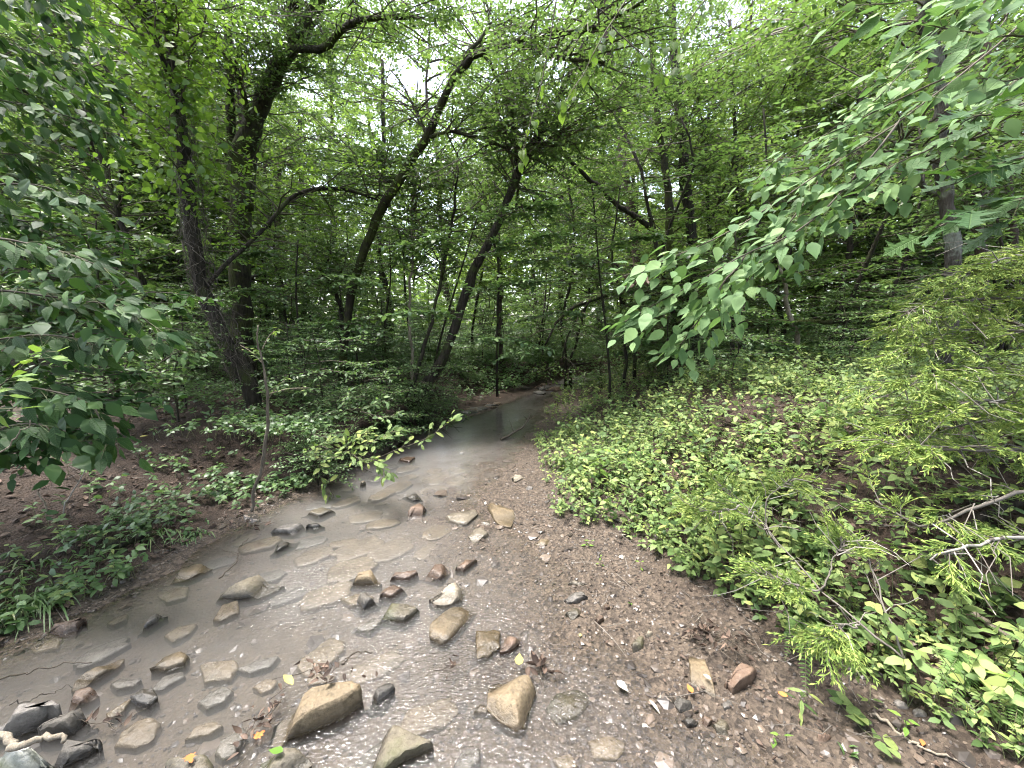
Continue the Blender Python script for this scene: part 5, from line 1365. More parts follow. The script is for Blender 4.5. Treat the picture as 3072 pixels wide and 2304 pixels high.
# the pale crooked sapling at the left shore
pt, pr = trunk_path([(252, 512, 2.95, 5), (253, 494, 2.95, 5.5), (262, 470, 2.95, 5.5), (268, 432, 2.95, 5.5), (270, 405, 2.95, 4.5), (266, 372, 2.95, 3.5), (260, 345, 2.95, 2.5), (258, 325, 2.95, 1.5)])
root = thing('crooked_sapling', 'pale crooked thin sapling stem at the left shore', 'sapling', pt[0])
mb = MB(); add_tube(mb, wob(pt, 0.004), pr, 7); mb.build('trunk', M['bark_grey'], root)
for t0_, t1_ in (((266, 395, 2.95), (310, 388, 2.8)), ((268, 400, 2.95), (285, 380, 2.9)), ((264, 365, 2.95), (240, 345, 3.0)), ((262, 350, 2.95), (275, 330, 3.0))):
    W = smooth_path(np.array([A(*t0_), (A(*t0_) + A(*t1_)) / 2 + (0, 0, 0.02), A(*t1_)]), 8)
    mb = MB(); add_tube(mb, W, np.linspace(0.004, 0.0015, 8), 4); mb.build('branch', M['bark_pale'], root)
    for k in range(14):
        b_ = W[RNG.integers(2, 8)]
        leaf_obj(root, 'sprig_leaf', b_ + RNG.normal(0, 0.015, 3), unit(rand_dirs(1, -0.3, 0.3)[0] + (0.3, 0, 0)), unit(UP + RNG.normal(0, 0.3, 3)), RNG.uniform(0.03, 0.055))

# ------------------------------------------------------------------ the cedar on the right
def cedar_foliage(mb, paths, nsec, lsec, dead=0.0):
    Ls = np.stack([smooth_path(p, 10) for p in paths])
    P, T, t = along(Ls, nsec)
    D = unit(T * 0.8 + rand_dirs(len(P), -0.35, 0.45) * 0.9)
    B = branches(P, D, RNG.uniform(*lsec, len(P)), 4, 0.15, 0.15)
    tubes(mb, B, np.full(len(P), 0.0032), np.full(len(P), 0.0012), 3, mat=1, rnd=RNG.random(len(P)))
    P2, T2, _ = along(B, 11)
    D2 = unit(T2 + rand_dirs(len(P2), -0.4, 0.4) * 0.75)
    L2 = RNG.uniform(0.03, 0.09, len(P2))
    C = branches(P2, D2, L2, 3, 0.1, 0.05)
    tubes(mb, C, np.full(len(P2), 0.0016), np.full(len(P2), 0.001), 3, mat=0, rnd=RNG.random(len(P2)))
    P3, T3, _ = along(C, 9)
    D3 = unit(T3 + rand_dirs(len(P3), -0.5, 0.5) * 0.7)
    place(mb, T_THIN, P3, D3, rand_dirs(len(P3), 0.0, 1.5), RNG.uniform(0.012, 0.030, len(P3)), mat=0, width=1.1)
cr_root = thing('cedar_tree', 'feathery yellow green cedar filling the right edge', 'cedar', A(1075, 470, 2.2))
tp = np.array([(A(1090, 470, 2.3)[0], 2.3, -0.1 + H1(A(1090, 470, 2.3)[0], 2.3)), tuple(A(1092, 420, 2.3)), tuple(A(1088, 330, 2.3)), tuple(A(1085, 250, 2.3))])
mb = MB(); add_tube(mb, smooth_path(tp, 14), np.linspace(0.05, 0.02, 14), 8); mb.build('trunk', M['bark_red'], cr_root)
cb = [[(1100, 290, 2.3), (1050, 268, 2.25), (1010, 262, 2.2), (985, 268, 2.15), (955, 280, 2.1)], [(1100, 320, 2.3), (1040, 302, 2.2), (990, 298, 2.15), (945, 302, 2.1), (905, 312, 2.1)],
      [(1100, 360, 2.3), (1040, 335, 2.15), (985, 328, 2.1), (945, 338, 2.05), (905, 350, 2.05)], [(1100, 400, 2.25), (1040, 375, 2.1), (985, 368, 2.0), (935, 372, 1.95), (900, 382, 1.95)],
      [(1100, 430, 2.2), (1030, 410, 2.0), (975, 402, 1.9), (925, 412, 1.9), (892, 428, 1.9)], [(1100, 470, 2.1), (1030, 450, 1.9), (970, 448, 1.8), (925, 446, 1.8), (880, 440, 1.85)],
      [(1080, 350, 2.6), (1015, 322, 2.7), (950, 315, 2.8), (890, 330, 2.8)], [(1100, 262, 2.4), (1060, 252, 2.4), (1020, 256, 2.4)], [(1100, 500, 1.9), (1030, 490, 1.7), (970, 505, 1.65), (920, 522, 1.65), (875, 500, 1.7)],
      [(1100, 560, 1.7), (1030, 540, 1.55), (970, 545, 1.5), (930, 560, 1.5)], [(1080, 430, 2.3), (1020, 420, 2.2), (960, 425, 2.15), (915, 445, 2.15)]]
cpaths = [np.array([A(*q) for q in p]) for p in cb]
for p in cpaths:
    mb = MB(); W = smooth_path(p, 14); add_tube(mb, wob(W, 0.006), np.linspace(0.011, 0.003, 14), 5); mb.build('branch', M['twig_grey'], cr_root)
mb = MB(); cedar_foliage(mb, cpaths[:8], 50, (0.08, 0.28)); cedar_foliage(mb, cpaths[8:], 16, (0.06, 0.18))
mb.build('foliage', [M['cedar'], M['twig_grey']], cr_root)
mb = MB()                                            # bare dead twigs inside
Ls = np.stack([smooth_path(p, 10) for p in cpaths])
P, T, _ = along(Ls, 9)
B = branches(P, unit(T * 0.5 + rand_dirs(len(P), -0.7, 0.4)), RNG.uniform(0.12, 0.45, len(P)), 5, 0.4, 0.15)
tubes(mb, B, np.full(len(P), 0.0034), np.full(len(P), 0.0012), 3, rnd=RNG.random(len(P)))
tag(mb.build('dead_twigs', M['twig_grey'], cr_root), 'bare grey dead twigs', kind='stuff')

lb = thing('low_cedar_branch', 'low sprawling cedar branch with bare grey twigs over the right bank edge', 'branch', A(860, 640, 1.55))
lp = [[(905, 660, 1.35), (860, 625, 1.45), (820, 590, 1.6), (780, 548, 1.8), (740, 505, 2.0), (715, 480, 2.1)], [(820, 590, 1.6), (835, 560, 1.65), (845, 540, 1.7)], [(780, 548, 1.8), (765, 520, 1.95), (772, 495, 2.0), (790, 480, 2.1)],
      [(860, 625, 1.45), (840, 625, 1.43), (825, 640, 1.4)], [(905, 660, 1.35), (880, 600, 1.5), (868, 560, 1.6), (850, 530, 1.7)], [(820, 590, 1.6), (790, 585, 1.6), (765, 575, 1.65)], [(740, 505, 2.0), (715, 512, 2.0), (690, 505, 2.05)]]
lpaths = [np.array([A(*q) for q in p]) for p in lp]
for p in lpaths:
    mb = MB(); W = smooth_path(p, 14); add_tube(mb, wob(W, 0.006), np.linspace(0.0045, 0.0015, 14), 5); mb.build('branch', M['twig_grey'], lb)
mb = MB()
cedar_foliage(mb, [lpaths[0][-3:], lpaths[1][-2:], lpaths[2][-2:], lpaths[3], lpaths[5], lpaths[6]], 15, (0.05, 0.15))
mb.build('foliage', [M['cedar'], M['twig_grey']], lb)
mb = MB()
P, T, _ = along(np.stack([smooth_path(p, 10) for p in lpaths]), 9)
B = branches(P, unit(T * 0.7 + rand_dirs(len(P), -0.4, 0.5)), RNG.uniform(0.08, 0.3, len(P)), 5, 0.45, 0.1)
tubes(mb, B, np.full(len(P), 0.0026), np.full(len(P), 0.001), 3, rnd=RNG.random(len(P)))
tag(mb.build('dead_twigs', M['twig_grey'], lb), 'bare grey dead twigs', kind='stuff')

# ------------------------------------------------------------------ ground cover, litter, gravel
def scatter(n, x0, x1, y0, y1, dens, side=None, dmin=0.3, mask=None):
    """random ground points in a box, kept with probability dens(distance)"""
    x, y = RNG.uniform(x0, x1, n), RNG.uniform(y0, y1, n)
    k = RNG.random(n) < dens(np.hypot(x, y))
    u, v, w = proj(np.stack([x, y, np.full(n, 0.3)], -1))
    k &= (w > 0.5) & (u > -120) & (u < 1150)
    x, y = x[k], y[k]
    h, dl, dr, ins = height(x, y, True)
    ok = ~ins & (np.minimum(dl, dr) > dmin)
    if side == 'R': ok &= dr < dl
    if side == 'L': ok &= dl < dr
    if mask is not None: ok &= mask(x, y, dl, dr)
    return np.stack([x, y, h], -1)[ok]
def herbs(mb, P, nl, size, hgt, tmpl, tilt=0.35, stem=True, spread=0.7):
    N = len(P)
    hh = hgt * RNG.uniform(0.3, 1.2, N)
    lean = RNG.normal(0, 0.25, (N, 2)) * hh[:, None]
    tip = P + np.column_stack([lean, hh])
    a0 = RNG.uniform(0, 6.28, N)
    rr = RNG.random(N)
    for k in range(nl):
        a = a0 + k * 2 * math.pi / nl * RNG.uniform(0.9, 1.1, N)
        d = np.stack([np.cos(a), np.sin(a), RNG.normal(-0.05, tilt, N)], -1)
        lv = RNG.uniform(0.45, 1.0, N)[:, None]
        n = UP + RNG.normal(0, 0.4, (N, 3)) + np.array((0, -0.25, 0))
        place(mb, tmpl, P + (tip - P) * lv, d, n, size * RNG.uniform(0.55, 1.2, N), mat=0, rnd=np.clip(rr + RNG.normal(0, 0.12, N), 0, 1))
    if stem:
        tubes(mb, np.stack([P - (0, 0, 0.01), (P + tip) / 2, tip], 1), np.full(N, 0.0018), np.full(N, 0.001), 3, mat=1)
def patchy(s, lo, hi, f=1.1):
    return lambda x, y, dl, dr: RNG.random(len(x)) < sstep(lo, hi, fbm(x * f, y * f, 3, s))
def beach_edge(x, y, dl, dr):
    return (dr > 0.10 + 0.38 * (1 - sstep(2.9, 3.9, y)) + 0.25 * sstep(2.3, 1.3, y) + (0.15 + 0.35 * (1 - sstep(2.9, 3.9, y))) * fbm(x * 2.2, y * 2.2, 2, 61)) & (RNG.random(len(x)) < 0.25 + 0.75 * sstep(-0.25, 0.12, fbm(x * 1.4, y * 1.4, 3, 62)))
mb = MB()
P = scatter(32000, 0.3, 6.5, 1.0, 5.5, lambda d: 1 / (1 + (d / 3.2) ** 2), 'R', 0.08, beach_edge)
third = RNG.random(len(P))
herbs(mb, P[third < 0.5], 5, 0.038, 0.09, T_SIMPLE)
herbs(mb, P[(third >= 0.5) & (third < 0.85)], 7, 0.026, 0.14, T_SIMPLE, tilt=0.5)
herbs(mb, P[third >= 0.85], 3, 0.065, 0.15, T_SIMPLE)
P = scatter(60000, 0.5, 16, 5, 18, lambda d: 1 / (1 + (d / 6.0) ** 2), 'R', 0.08, beach_edge)
herbs(mb, P, 5, 0.048, 0.15, T_QUAD, stem=False)
P = scatter(9000, 0.4, 8, 1.2, 9, lambda d: 1 / (1 + (d / 4.5) ** 2), 'R', 0.5, beach_edge)
herbs(mb, P, 8, 0.06, 0.30, T_SIMPLE, tilt=0.45)
tag(mb.build('ground_cover', [M['leaf_cover'], M['stem']]), 'low green ground cover carpeting the right bank', None, kind='stuff')
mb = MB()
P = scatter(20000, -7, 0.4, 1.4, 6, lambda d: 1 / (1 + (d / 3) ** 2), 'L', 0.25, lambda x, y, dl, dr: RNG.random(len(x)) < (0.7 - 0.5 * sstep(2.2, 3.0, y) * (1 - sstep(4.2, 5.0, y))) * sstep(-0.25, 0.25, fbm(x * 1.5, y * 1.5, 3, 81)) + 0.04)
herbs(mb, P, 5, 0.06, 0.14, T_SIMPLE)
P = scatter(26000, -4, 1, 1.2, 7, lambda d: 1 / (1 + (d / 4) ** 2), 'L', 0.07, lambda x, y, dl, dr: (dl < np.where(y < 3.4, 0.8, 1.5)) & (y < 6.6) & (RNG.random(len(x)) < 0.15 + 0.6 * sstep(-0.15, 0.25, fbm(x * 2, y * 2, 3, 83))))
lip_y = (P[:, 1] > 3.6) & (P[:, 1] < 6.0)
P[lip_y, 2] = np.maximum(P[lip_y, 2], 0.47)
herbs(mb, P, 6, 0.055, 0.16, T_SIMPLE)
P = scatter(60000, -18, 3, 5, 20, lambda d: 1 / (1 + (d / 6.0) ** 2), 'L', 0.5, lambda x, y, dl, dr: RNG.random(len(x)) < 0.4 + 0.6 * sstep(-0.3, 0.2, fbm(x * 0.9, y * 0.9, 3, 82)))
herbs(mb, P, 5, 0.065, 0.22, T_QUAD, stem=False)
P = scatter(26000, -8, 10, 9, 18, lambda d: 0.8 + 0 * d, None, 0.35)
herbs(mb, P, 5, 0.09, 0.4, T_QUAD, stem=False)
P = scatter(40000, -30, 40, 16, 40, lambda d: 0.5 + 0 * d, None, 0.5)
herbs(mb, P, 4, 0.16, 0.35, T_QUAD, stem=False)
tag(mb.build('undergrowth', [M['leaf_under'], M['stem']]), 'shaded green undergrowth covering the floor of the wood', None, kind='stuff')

mb = MB()                                            # fallen leaves
def litter(P, size):
    N = len(P)
    tm = [T_CURL, T_SIMPLE, T_OVATE]
    pick = RNG.integers(0, 3, N)
    for k in range(3):
        q = P[pick == k]
        place(mb, tm[k], q + (0, 0, 0.012), rand_dirs(len(q), -0.2, 0.35), UP + RNG.normal(0, 0.45, (len(q), 3)), size * RNG.uniform(0.5, 1.25, len(q)))
litter(scatter(16000, 0.3, 6, 0.9, 6, lambda d: 1 / (1 + (d / 3) ** 2), 'R', 0.75), 0.042)
litter(scatter(22000, -7, 0.6, 0.9, 7, lambda d: 1 / (1 + (d / 3.5) ** 2), 'L', 0.08), 0.05)
litter(scatter(9000, -12, 12, 5, 14, lambda d: 1 / (1 + (d / 5) ** 2), None, 0.2), 0.085)
litter(scatter(3600, 0, 2.6, 0.9, 5, lambda d: 1 / (1 + (d / 2.5) ** 2), 'R', 0.03), 0.02)
tag(mb.build('leaf_litter', M['litter']), 'brown fallen leaves scattered over both banks', None, kind='stuff')
mb = MB()                                            # fine dead stalks lying about
P = scatter(2600, -5, 5, 0.9, 7, lambda d: 1 / (1 + (d / 3) ** 2), None, 0.12)
B = branches(P + (0, 0, 0.015), rand_dirs(len(P), -0.03, 0.12), RNG.uniform(0.05, 0.3, len(P)), 4, 0.2, 0.02)
tubes(mb, B, np.full(len(P), 0.002), np.full(len(P), 0.001), 3, rnd=RNG.random(len(P)))
tag(mb.build('dead_stalks_debris', M['twig_grey']), 'thin dead stalks strewn over the ground', None, kind='stuff')

ICO = []
ph = (1 + 5 ** 0.5) / 2
iv = np.array([(-1, ph, 0), (1, ph, 0), (-1, -ph, 0), (1, -ph, 0), (0, -1, ph), (0, 1, ph), (0, -1, -ph), (0, 1, -ph), (ph, 0, -1), (ph, 0, 1), (-ph, 0, -1), (-ph, 0, 1)]) / 1.9
it = np.array([(0, 11, 5), (0, 5, 1), (0, 1, 7), (0, 7, 10), (0, 10, 11), (1, 5, 9), (5, 11, 4), (11, 10, 2), (10, 7, 6), (7, 1, 8), (3, 9, 4), (3, 4, 2), (3, 2, 6), (3, 6, 8), (3, 8, 9), (4, 9, 5), (2, 4, 11), (6, 2, 10), (8, 6, 7), (9, 8, 1)])
def pebbles(mb, P, size, flatn=0.5):
    N = len(P)
    for k in range(6):
        sel = np.arange(N) % 6 == k
        V = iv * (1 + 0.22 * RNG.normal(size=iv.shape)) * np.array((0.5, 0.5 * RNG.uniform(0.6, 1), 0.5 * flatn))
        V = V[:, [0, 1, 2]]
        q = P[sel]
        place(mb, (V, it), q, rand_dirs(len(q), -0.15, 0.15), UP + RNG.normal(0, 0.18, (len(q), 3)), size * RNG.lognormal(0, 0.45, len(q)))
def shore_pts(n, x0, x1, y0, y1, dmax, depth):
    x, y = RNG.uniform(x0, x1, n), RNG.uniform(y0, y1, n)
    h, dl, dr, ins = height(x, y, True)
    edge = 0.75 + 0.5 * fbm(x * 2, y * 2, 3, 50)
    ok = ((~ins) & (dr < dl) & (dr < edge * dmax)) | (ins & (h > -depth)) | ((~ins) & (dl < dr) & (dl < 0.22))
    d = np.hypot(x, y)
    ok &= RNG.random(n) < 1 / (1 + (d / 2.2) ** 2)
    return np.stack([x, y, h], -1)[ok]
mb = MB()
pebbles(mb, shore_pts(60000, -2.6, 2.8, 0.9, 5.0, 1.35, 0.05), 0.013)
pebbles(mb, shore_pts(5000, -2.6, 2.8, 0.9, 6.0, 1.2, 0.08), 0.032, 0.4)
pebbles(mb, shore_pts(420, -2.6, 2.6, 1.0, 6.5, 1.0, 0.10), 0.065, 0.32)
o = mb.build('gravel', M['pebble'], smooth=False)
tag(o, 'purplish brown gravel of the beach and shallows', None, kind='stuff')

# ------------------------------------------------------------------ single plants, sticks and drifted leaves
leaf_meshes('dead_leaf', OV, 'litter', folds=((0.7, -0.35), (0.5, 0.5), (0.9, 0.2), (0.35, -0.6)))
leaf_meshes('grass_leaf', LA, 'grass', folds=((0.3, 0.5), (0.25, 0.8), (0.2, 0.2), (0.3, 1.0)))
def zp(x, y, zone):
    return x * K + zone[0], y * K + zone[1]
ZR = (682.67, 256.0)
ZL = (0.0, 256.0)
def herb(name, label, u, v, pairs, size, hgt, key='herb_leaf', lean=(0, 0), cat='plant', group=None, whorl=2, top=True, droop=-0.1):
    b = ground_at(u, v)
    root = thing(name, label, cat, b, group)
    tip = b + np.array((lean[0], lean[1], hgt))
    W = smooth_path(np.array([b - (0, 0, 0.02), (b + tip) / 2 + RNG.normal(0, 0.01, 3), tip]), 8)
    mb = MB(); add_tube(mb, W, np.linspace(0.0028, 0.0012, 8), 4); mb.build('stem', M['stem'], root)
    a = RNG.uniform(0, 6.28)
    for k in range(pairs):
        t = (k + 1) / pairs
        p = W[min(int(t * 7), 7)]
        for j in range(whorl):
            ang = a + j * 2 * math.pi / whorl + k * (1.57 if whorl == 2 else 0.6) + RNG.normal(0, 0.2)
            d = np.array((math.cos(ang), math.sin(ang), droop + RNG.normal(0, 0.15) + (0.25 if t > 0.9 else 0)))
            leaf_obj(root, key, p + d * 0.008, d, unit(UP + RNG.normal(0, 0.2, 3) + np.array((0, -0.2, 0))), size * RNG.uniform(0.7, 1.1) * (1.05 - 0.3 * t))
    return root
def creeping(name, label, pts, n, size, key, cat='vine'):
    P = np.array([ground_at(u, v) + (0, 0, 0.02) for u, v in pts])
    root = thing(name, label, cat, P[0])
    W = smooth_path(P, 24)
    mb = MB(); add_tube(mb, W, np.linspace(0.002, 0.001, 24), 4); mb.build('stem', M['stem'], root)
    for k in range(n):
        i = int((k + 0.5) / n * 23)
        d = rand_dirs(1, 0.0, 0.3)[0]
        leaf_obj(root, key, W[i] + (RNG.normal(0, 0.02), RNG.normal(0, 0.02), 0.02), d, unit(UP + RNG.normal(0, 0.2, 3) + np.array((0, -0.3, 0))), size * RNG.uniform(0.6, 1.15))
    return root
def frond(root, b, tip, width, n=26, arch=0.06):
    width = width * 0.55
    b, tip = np.asarray(b), np.asarray(tip)
    mid = (b + tip) / 2 + UP * arch
    W = smooth_path(np.array([b, mid, tip]), n + 1)
    mb = MB(); add_tube(mb, W, np.linspace(0.0022, 0.0008, n + 1), 4, mat=1)
    T = unit(np.gradient(W, axis=0))
    t = np.linspace(0, 1, n + 1)
    nrm = unit(np.cross(np.cross(T, UP), T) + np.array((0, -0.35, 0)))
    S = unit(np.cross(T, nrm))
    ln = width * np.sin(np.clip(t * 0.92 + 0.10, 0, 1) * math.pi) ** 0.7 * (1 - 0.55 * t) + 0.004
    for sg in (1, -1):
        place(mb, T_LANCE, W[2:], S[2:] * sg + T[2:] * 0.35 - UP * 0.12, nrm[2:], ln[2:], mat=0, width=0.85)
    return mb.build('frond', [M['fern'], M['stem']], root)
def fern(label, base, tips, width=0.07, group=None):
    b = ground_at(*base)
    root = thing('fern', label, 'fern', b, group)
    for (u, v, dy, ar) in tips:
        t = A(u, v, b[1] + dy)
        t[2] = max(t[2], H1(t[0], t[1]) + 0.02)
        frond(root, b + (0, 0, 0.01), t, width, arch=ar)
    return root
def tuft(label, u, v, n, length, mat='grass', spread=0.06, droop=0.9, cat='grass tuft', name='grass_tuft', lean=(0, 0), r=0.005):
    b = ground_at(u, v)
    P = b + np.column_stack([RNG.normal(0, spread, (n, 2)), np.full(n, -0.01)])
    D = rand_dirs(n, 0.9, 2.4) + np.array((lean[0], lean[1], 0))
    L = length * RNG.uniform(0.5, 1.15, n)
    k = 7
    t = np.linspace(0, 1, k)
    pts = P[:, None, :] + unit(D)[:, None, :] * (L[:, None] * t)[..., None] - UP * (droop * L[:, None] * t ** 2.2)[..., None] + np.array((lean[0], lean[1], 0)) * (L[:, None] * t ** 2)[..., None]
    T = unit(np.gradient(pts, axis=1))
    S = unit(np.cross(T, UP) + 1e-6)
    w = (r * (1 - t ** 2.5))[None, :, None]
    V = np.stack([pts - S * w, pts + S * w], 2)
    i = np.arange(k - 1)
    q = np.stack([2 * i, 2 * i + 1, 2 * i + 3, 2 * i + 2], -1)
    Q = (q[None] + (np.arange(n) * 2 * k)[:, None, None]).reshape(-1, 4)
    mb = MB(); mb.add(V.reshape(-1, 3), quads=Q, rnd=np.repeat(RNG.random(n), 2 * k))
    o = mb.build(name, M[mat], origin=b)
    return tag(o, label, cat)
def stick(label, pts, r, mat='twig', name='stick', cat='stick', wb=0.006, forks=0, sides=6):
    """pts: world points"""
    P = np.array(pts, float)
    W = wob(smooth_path(P, 20), wb)
    root = thing(name, label, cat, P[0])
    mb = MB(); add_tube(mb, W, np.linspace(r, r * 0.55, 20), sides); mb.build('shaft', M[mat], root)
    for k in range(forks):
        i = RNG.integers(6, 18)
        d = unit(unit(W[i + 1] - W[i]) * 0.7 + rand_dirs(1, -0.1, 0.5)[0])
        L = np.linalg.norm(P[-1] - P[0]) * RNG.uniform(0.12, 0.3)
        B = branches(W[i][None], d[None], np.array([L]), 5, 0.2, 0.05)[0]
        mb = MB(); add_tube(mb, B, np.linspace(r * 0.5, r * 0.2, 5), 4); mb.build('fork', M[mat], root)
    return root
def gz(u, v, dz=0.0):
    return ground_at(u, v) + (0, 0, dz)
def wz(x, y, zone, z=0.006):
    return G(*zp(x, y, zone), z)

# sticks and logs
stick('black thin stick floating in the left pool', [wz(-60, 1072, Z1), wz(150, 1045, Z1), wz(330, 1002, Z1), wz(595, 975, Z1)], 0.004)
stick('thin twig reaching from the left boulder to the long tan slab', [wz(60, 1250, Z1, 0.05), wz(250, 1180, Z1, 0.02), wz(465, 1140, Z1)], 0.003, 'twig_grey')
stick('thick bleached branch lying across the left corner boulders', [wz(-90, 1440, Z1, 0.13), wz(100, 1470, Z1, 0.13), wz(260, 1480, Z1, 0.125), wz(410, 1490, Z1, 0.11)], 0.014, 'bark_pale', name='bleached_branch', cat='branch')
stick('dark forked twig leaning on the blocky brown boulder', [wz(1420, 430, Z1, 0.03), wz(1520, 320, Z1, 0.02), wz(1560, 250, Z1, 0.02), wz(1610, 170, Z1, 0.02)], 0.004, forks=2)
stick('dark stick behind the drifted leaves of the largest tan block', [wz(2212, 985, Z1, 0.01), wz(2300, 950, Z1), wz(2412, 912, Z1)], 0.004)
stick('broken branch sticking out of the far pool from the right shore', [wz(1035, 1190, ZM, 0.0), wz(1130, 1135, ZM, 0.06), wz(1200, 1095, ZM, 0.12), wz(1225, 1020, ZM, 0.25)], 0.018, name='broken_branch', cat='branch', forks=3)
stick('dark log lying across the creek at the far bend', [A(*zp(1150, 772, ZM), 10.6), A(*zp(1400, 722, ZM), 10.3), A(*zp(1620, 690, ZM), 10.0)], 0.05, 'bark', name='fallen_log', cat='log', sides=9)
b0 = gz(*zp(270, 1072, ZR)); e0 = b0[1]
stick('mossy fallen branch arching over the green right bank', [b0, A(*zp(400, 990, ZR), e0 + 0.25), A(*zp(620, 870, ZR), e0 + 0.7), A(*zp(760, 800, ZR), e0 + 1.0), A(*zp(940, 775, ZR), e0 + 1.2), A(*zp(1120, 765, ZR), e0 + 1.3)], 0.017, 'bark_moss', name='fallen_branch', cat='branch', forks=2)
stick('horizontal mossy log in the shade behind the pale dead sapling', [A(*zp(300, 436, ZR), 7.2), A(*zp(760, 430, ZR), 7.0), A(*zp(1090, 418, ZR), 6.8)], 0.06, 'bark_moss', name='mossy_log', cat='log', sides=9)
stick('brown stick lying across the mud in the lower right corner', [gz(*zp(1230, 1330, Z3), 0.01), gz(*zp(1400, 1420, Z3), 0.015), gz(*zp(1560, 1530, Z3), 0.01), gz(*zp(1860, 1680, Z3), 0.01)], 0.006, 'bark_pale')
stick('long curved stick right of the pale fern in the lower right', [gz(*zp(1540, 1000, Z3), 0.02), gz(*zp(1650, 1100, Z3), 0.02), gz(*zp(1830, 1280, Z3), 0.015), gz(*zp(2160, 1610, Z3), 0.01)], 0.006, 'bark_pale')
stick('thick pale stick at the right edge above the compound leaf', [gz(*zp(1850, 700, Z3), 0.03), gz(*zp(2000, 800, Z3), 0.03), gz(*zp(2260, 965, Z3), 0.03)], 0.012, 'bark_pale')
stick('dark log half hidden under the cedar at the right', [gz(*zp(1440, 350, Z3), 0.02), gz(*zp(1700, 250, Z3), 0.04), gz(*zp(2060, 80, Z3), 0.05), gz(*zp(2300, -20, Z3), 0.05)], 0.03, 'bark', name='half_hidden_log', cat='log', sides=9)
stick('thin straight dead stem lying on the upper mud', [gz(*zp(250, 560, Z3), 0.02), gz(*zp(400, 680, Z3), 0.02), gz(*zp(575, 822, Z3), 0.01)], 0.003, 'twig_grey')
K2 = 700 / 2212 / 3
def lp_(x, y): return x * K2, y * K2 + 400
bl = gz(*lp_(600, 1090))
stick('tall bare forked stem standing on the left bank', [bl, A(*lp_(690, 860), bl[1] + 0.02), A(*lp_(870, 560), bl[1] + 0.03), A(*lp_(930, 285), bl[1] + 0.02)], 0.004, 'twig_grey', name='bare_stem', forks=3)
bl = gz(*lp_(465, 1175))
stick('short upright broken stem left of the tall bare one', [bl, A(*lp_(400, 950), bl[1]), A(*lp_(378, 800), bl[1])], 0.005, 'bark_pale', name='bare_stem', forks=1)
stick('dark wet log at the left shore behind the drooping grass', [gz(*lp_(900, 1450), 0.02), gz(*lp_(1150, 1420), 0.03), gz(*lp_(1430, 1330), 0.03)], 0.035, 'bark', name='shore_log', cat='log', sides=9)
stick('pale leafless twig slanting in from the left edge', [A(-20, 470, 1.7), A(8, 448, 1.7), A(30, 420, 1.7)], 0.004, 'bark_pale', name='bare_stem')

# grasses
tuft('bushy clump of long grass at the left edge of the water', 34, 603, 90, 0.26, lean=(0.25, -0.3))
tuft('drooping grass tuft bending over the pale shore slab', 152, 535, 46, 0.24, lean=(0.2, -0.35), spread=0.05)
tuft('dense low grass tuft right of the drooping one', 192, 535, 60, 0.16, lean=(0.1, -0.2), spread=0.06)
tuft('thin grass tuft on the far left bank above the clump', 12, 575, 40, 0.2, spread=0.08)
tuft('pale grass bending at the edge of the right beach', 640, 505, 22, 0.26, lean=(0.1, -0.25), spread=0.04)
tuft('second bending grass tuft right of the pale one', 660, 515, 18, 0.24, lean=(0.1, -0.3), spread=0.04)
tuft('big shaggy grass mound at the far bend', 472, 378, 160, 0.55, spread=0.16, droop=0.8, lean=(0, -0.15), r=0.008)
tuft('small grass sprout in the lower right mud', 848, 752, 7, 0.09, spread=0.01, droop=0.4)
tuft('dry curving grass near the right edge fern', 985, 705, 12, 0.16, spread=0.03, lean=(-0.4, -0.2))

# leafy plants on the left shore
LH = [(20, 560, 'at the left edge above the grass clump'), (62, 538, 'below the tall bare stem'), (78, 578, 'in the middle of the left shore growth'), (106, 545, 'behind the dark wet log'), (128, 532, 'right of the dark wet log'),
      (52, 592, 'directly above the bushy grass clump'), (96, 592, 'nearest the water below the log'), (122, 578, 'left of the drooping grass tuft'), (10, 600, 'at the very left edge'), (150, 522, 'above the drooping grass tuft'), (176, 520, 'between the two grass tufts'), (38, 555, 'between the bare stems'), (70, 605, 'at the water right of the grass clump'), (112, 562, 'on the dark wet log')]
for k, (u, v, w) in enumerate(LH):
    herb('shore_plant', f'small leafy plant on the left shore {w}', u, v, 5, 0.075, 0.11, 'lance_leaf' if k % 3 else 'herb_leaf', lean=(RNG.normal(0.02, 0.03), -0.03), group='leafy plants of the left shore')

# plants of the right bank
herb('lime_plant', 'bright lime green leafy plant at the upper end of the beach', 600, 482, 6, 0.12, 0.30, 'lime_leaf', lean=(0, -0.05))
herb('lime_plant', 'second lime plant just right of the brightest one', 622, 478, 5, 0.10, 0.24, 'lime_leaf', lean=(0.03, -0.04))
herb('broadleaf_plant', 'plant with big opposite oval leaves in the right bank thicket', 768, 590, 3, 0.15, 0.24, 'herb_leaf', lean=(-0.02, -0.05))
herb('broadleaf_plant', 'drooping broadleaf plant right of the big oval leaved one', 792, 600, 4, 0.11, 0.18, 'herb_leaf', lean=(0.05, -0.05))
herb('maple_seedling', 'lime green lobed maple seedling on the right bank', 735, 535, 3, 0.10, 0.20, 'maple_leaf')
herb('toothed_plant', 'plant with long narrow pointing leaves at the bank edge', 668, 545, 4, 0.16, 0.12, 'lance_leaf', lean=(-0.04, -0.06))
herb('toothed_plant', 'narrow leaved plant hanging lower over the beach', 690, 560, 4, 0.13, 0.10, 'lance_leaf', lean=(-0.03, -0.08))
herb('heart_seedling', 'round leaved seedling pair at the thicket foot', 708, 578, 2, 0.06, 0.06, 'heart_leaf')
herb('heart_seedling', 'round leaved seedling left of the fallen grey stem', 722, 592, 3, 0.055, 0.06, 'heart_leaf')
herb('heart_seedling', 'round leaved seedling under the low cedar branch', 746, 590, 3, 0.06, 0.07, 'heart_leaf')
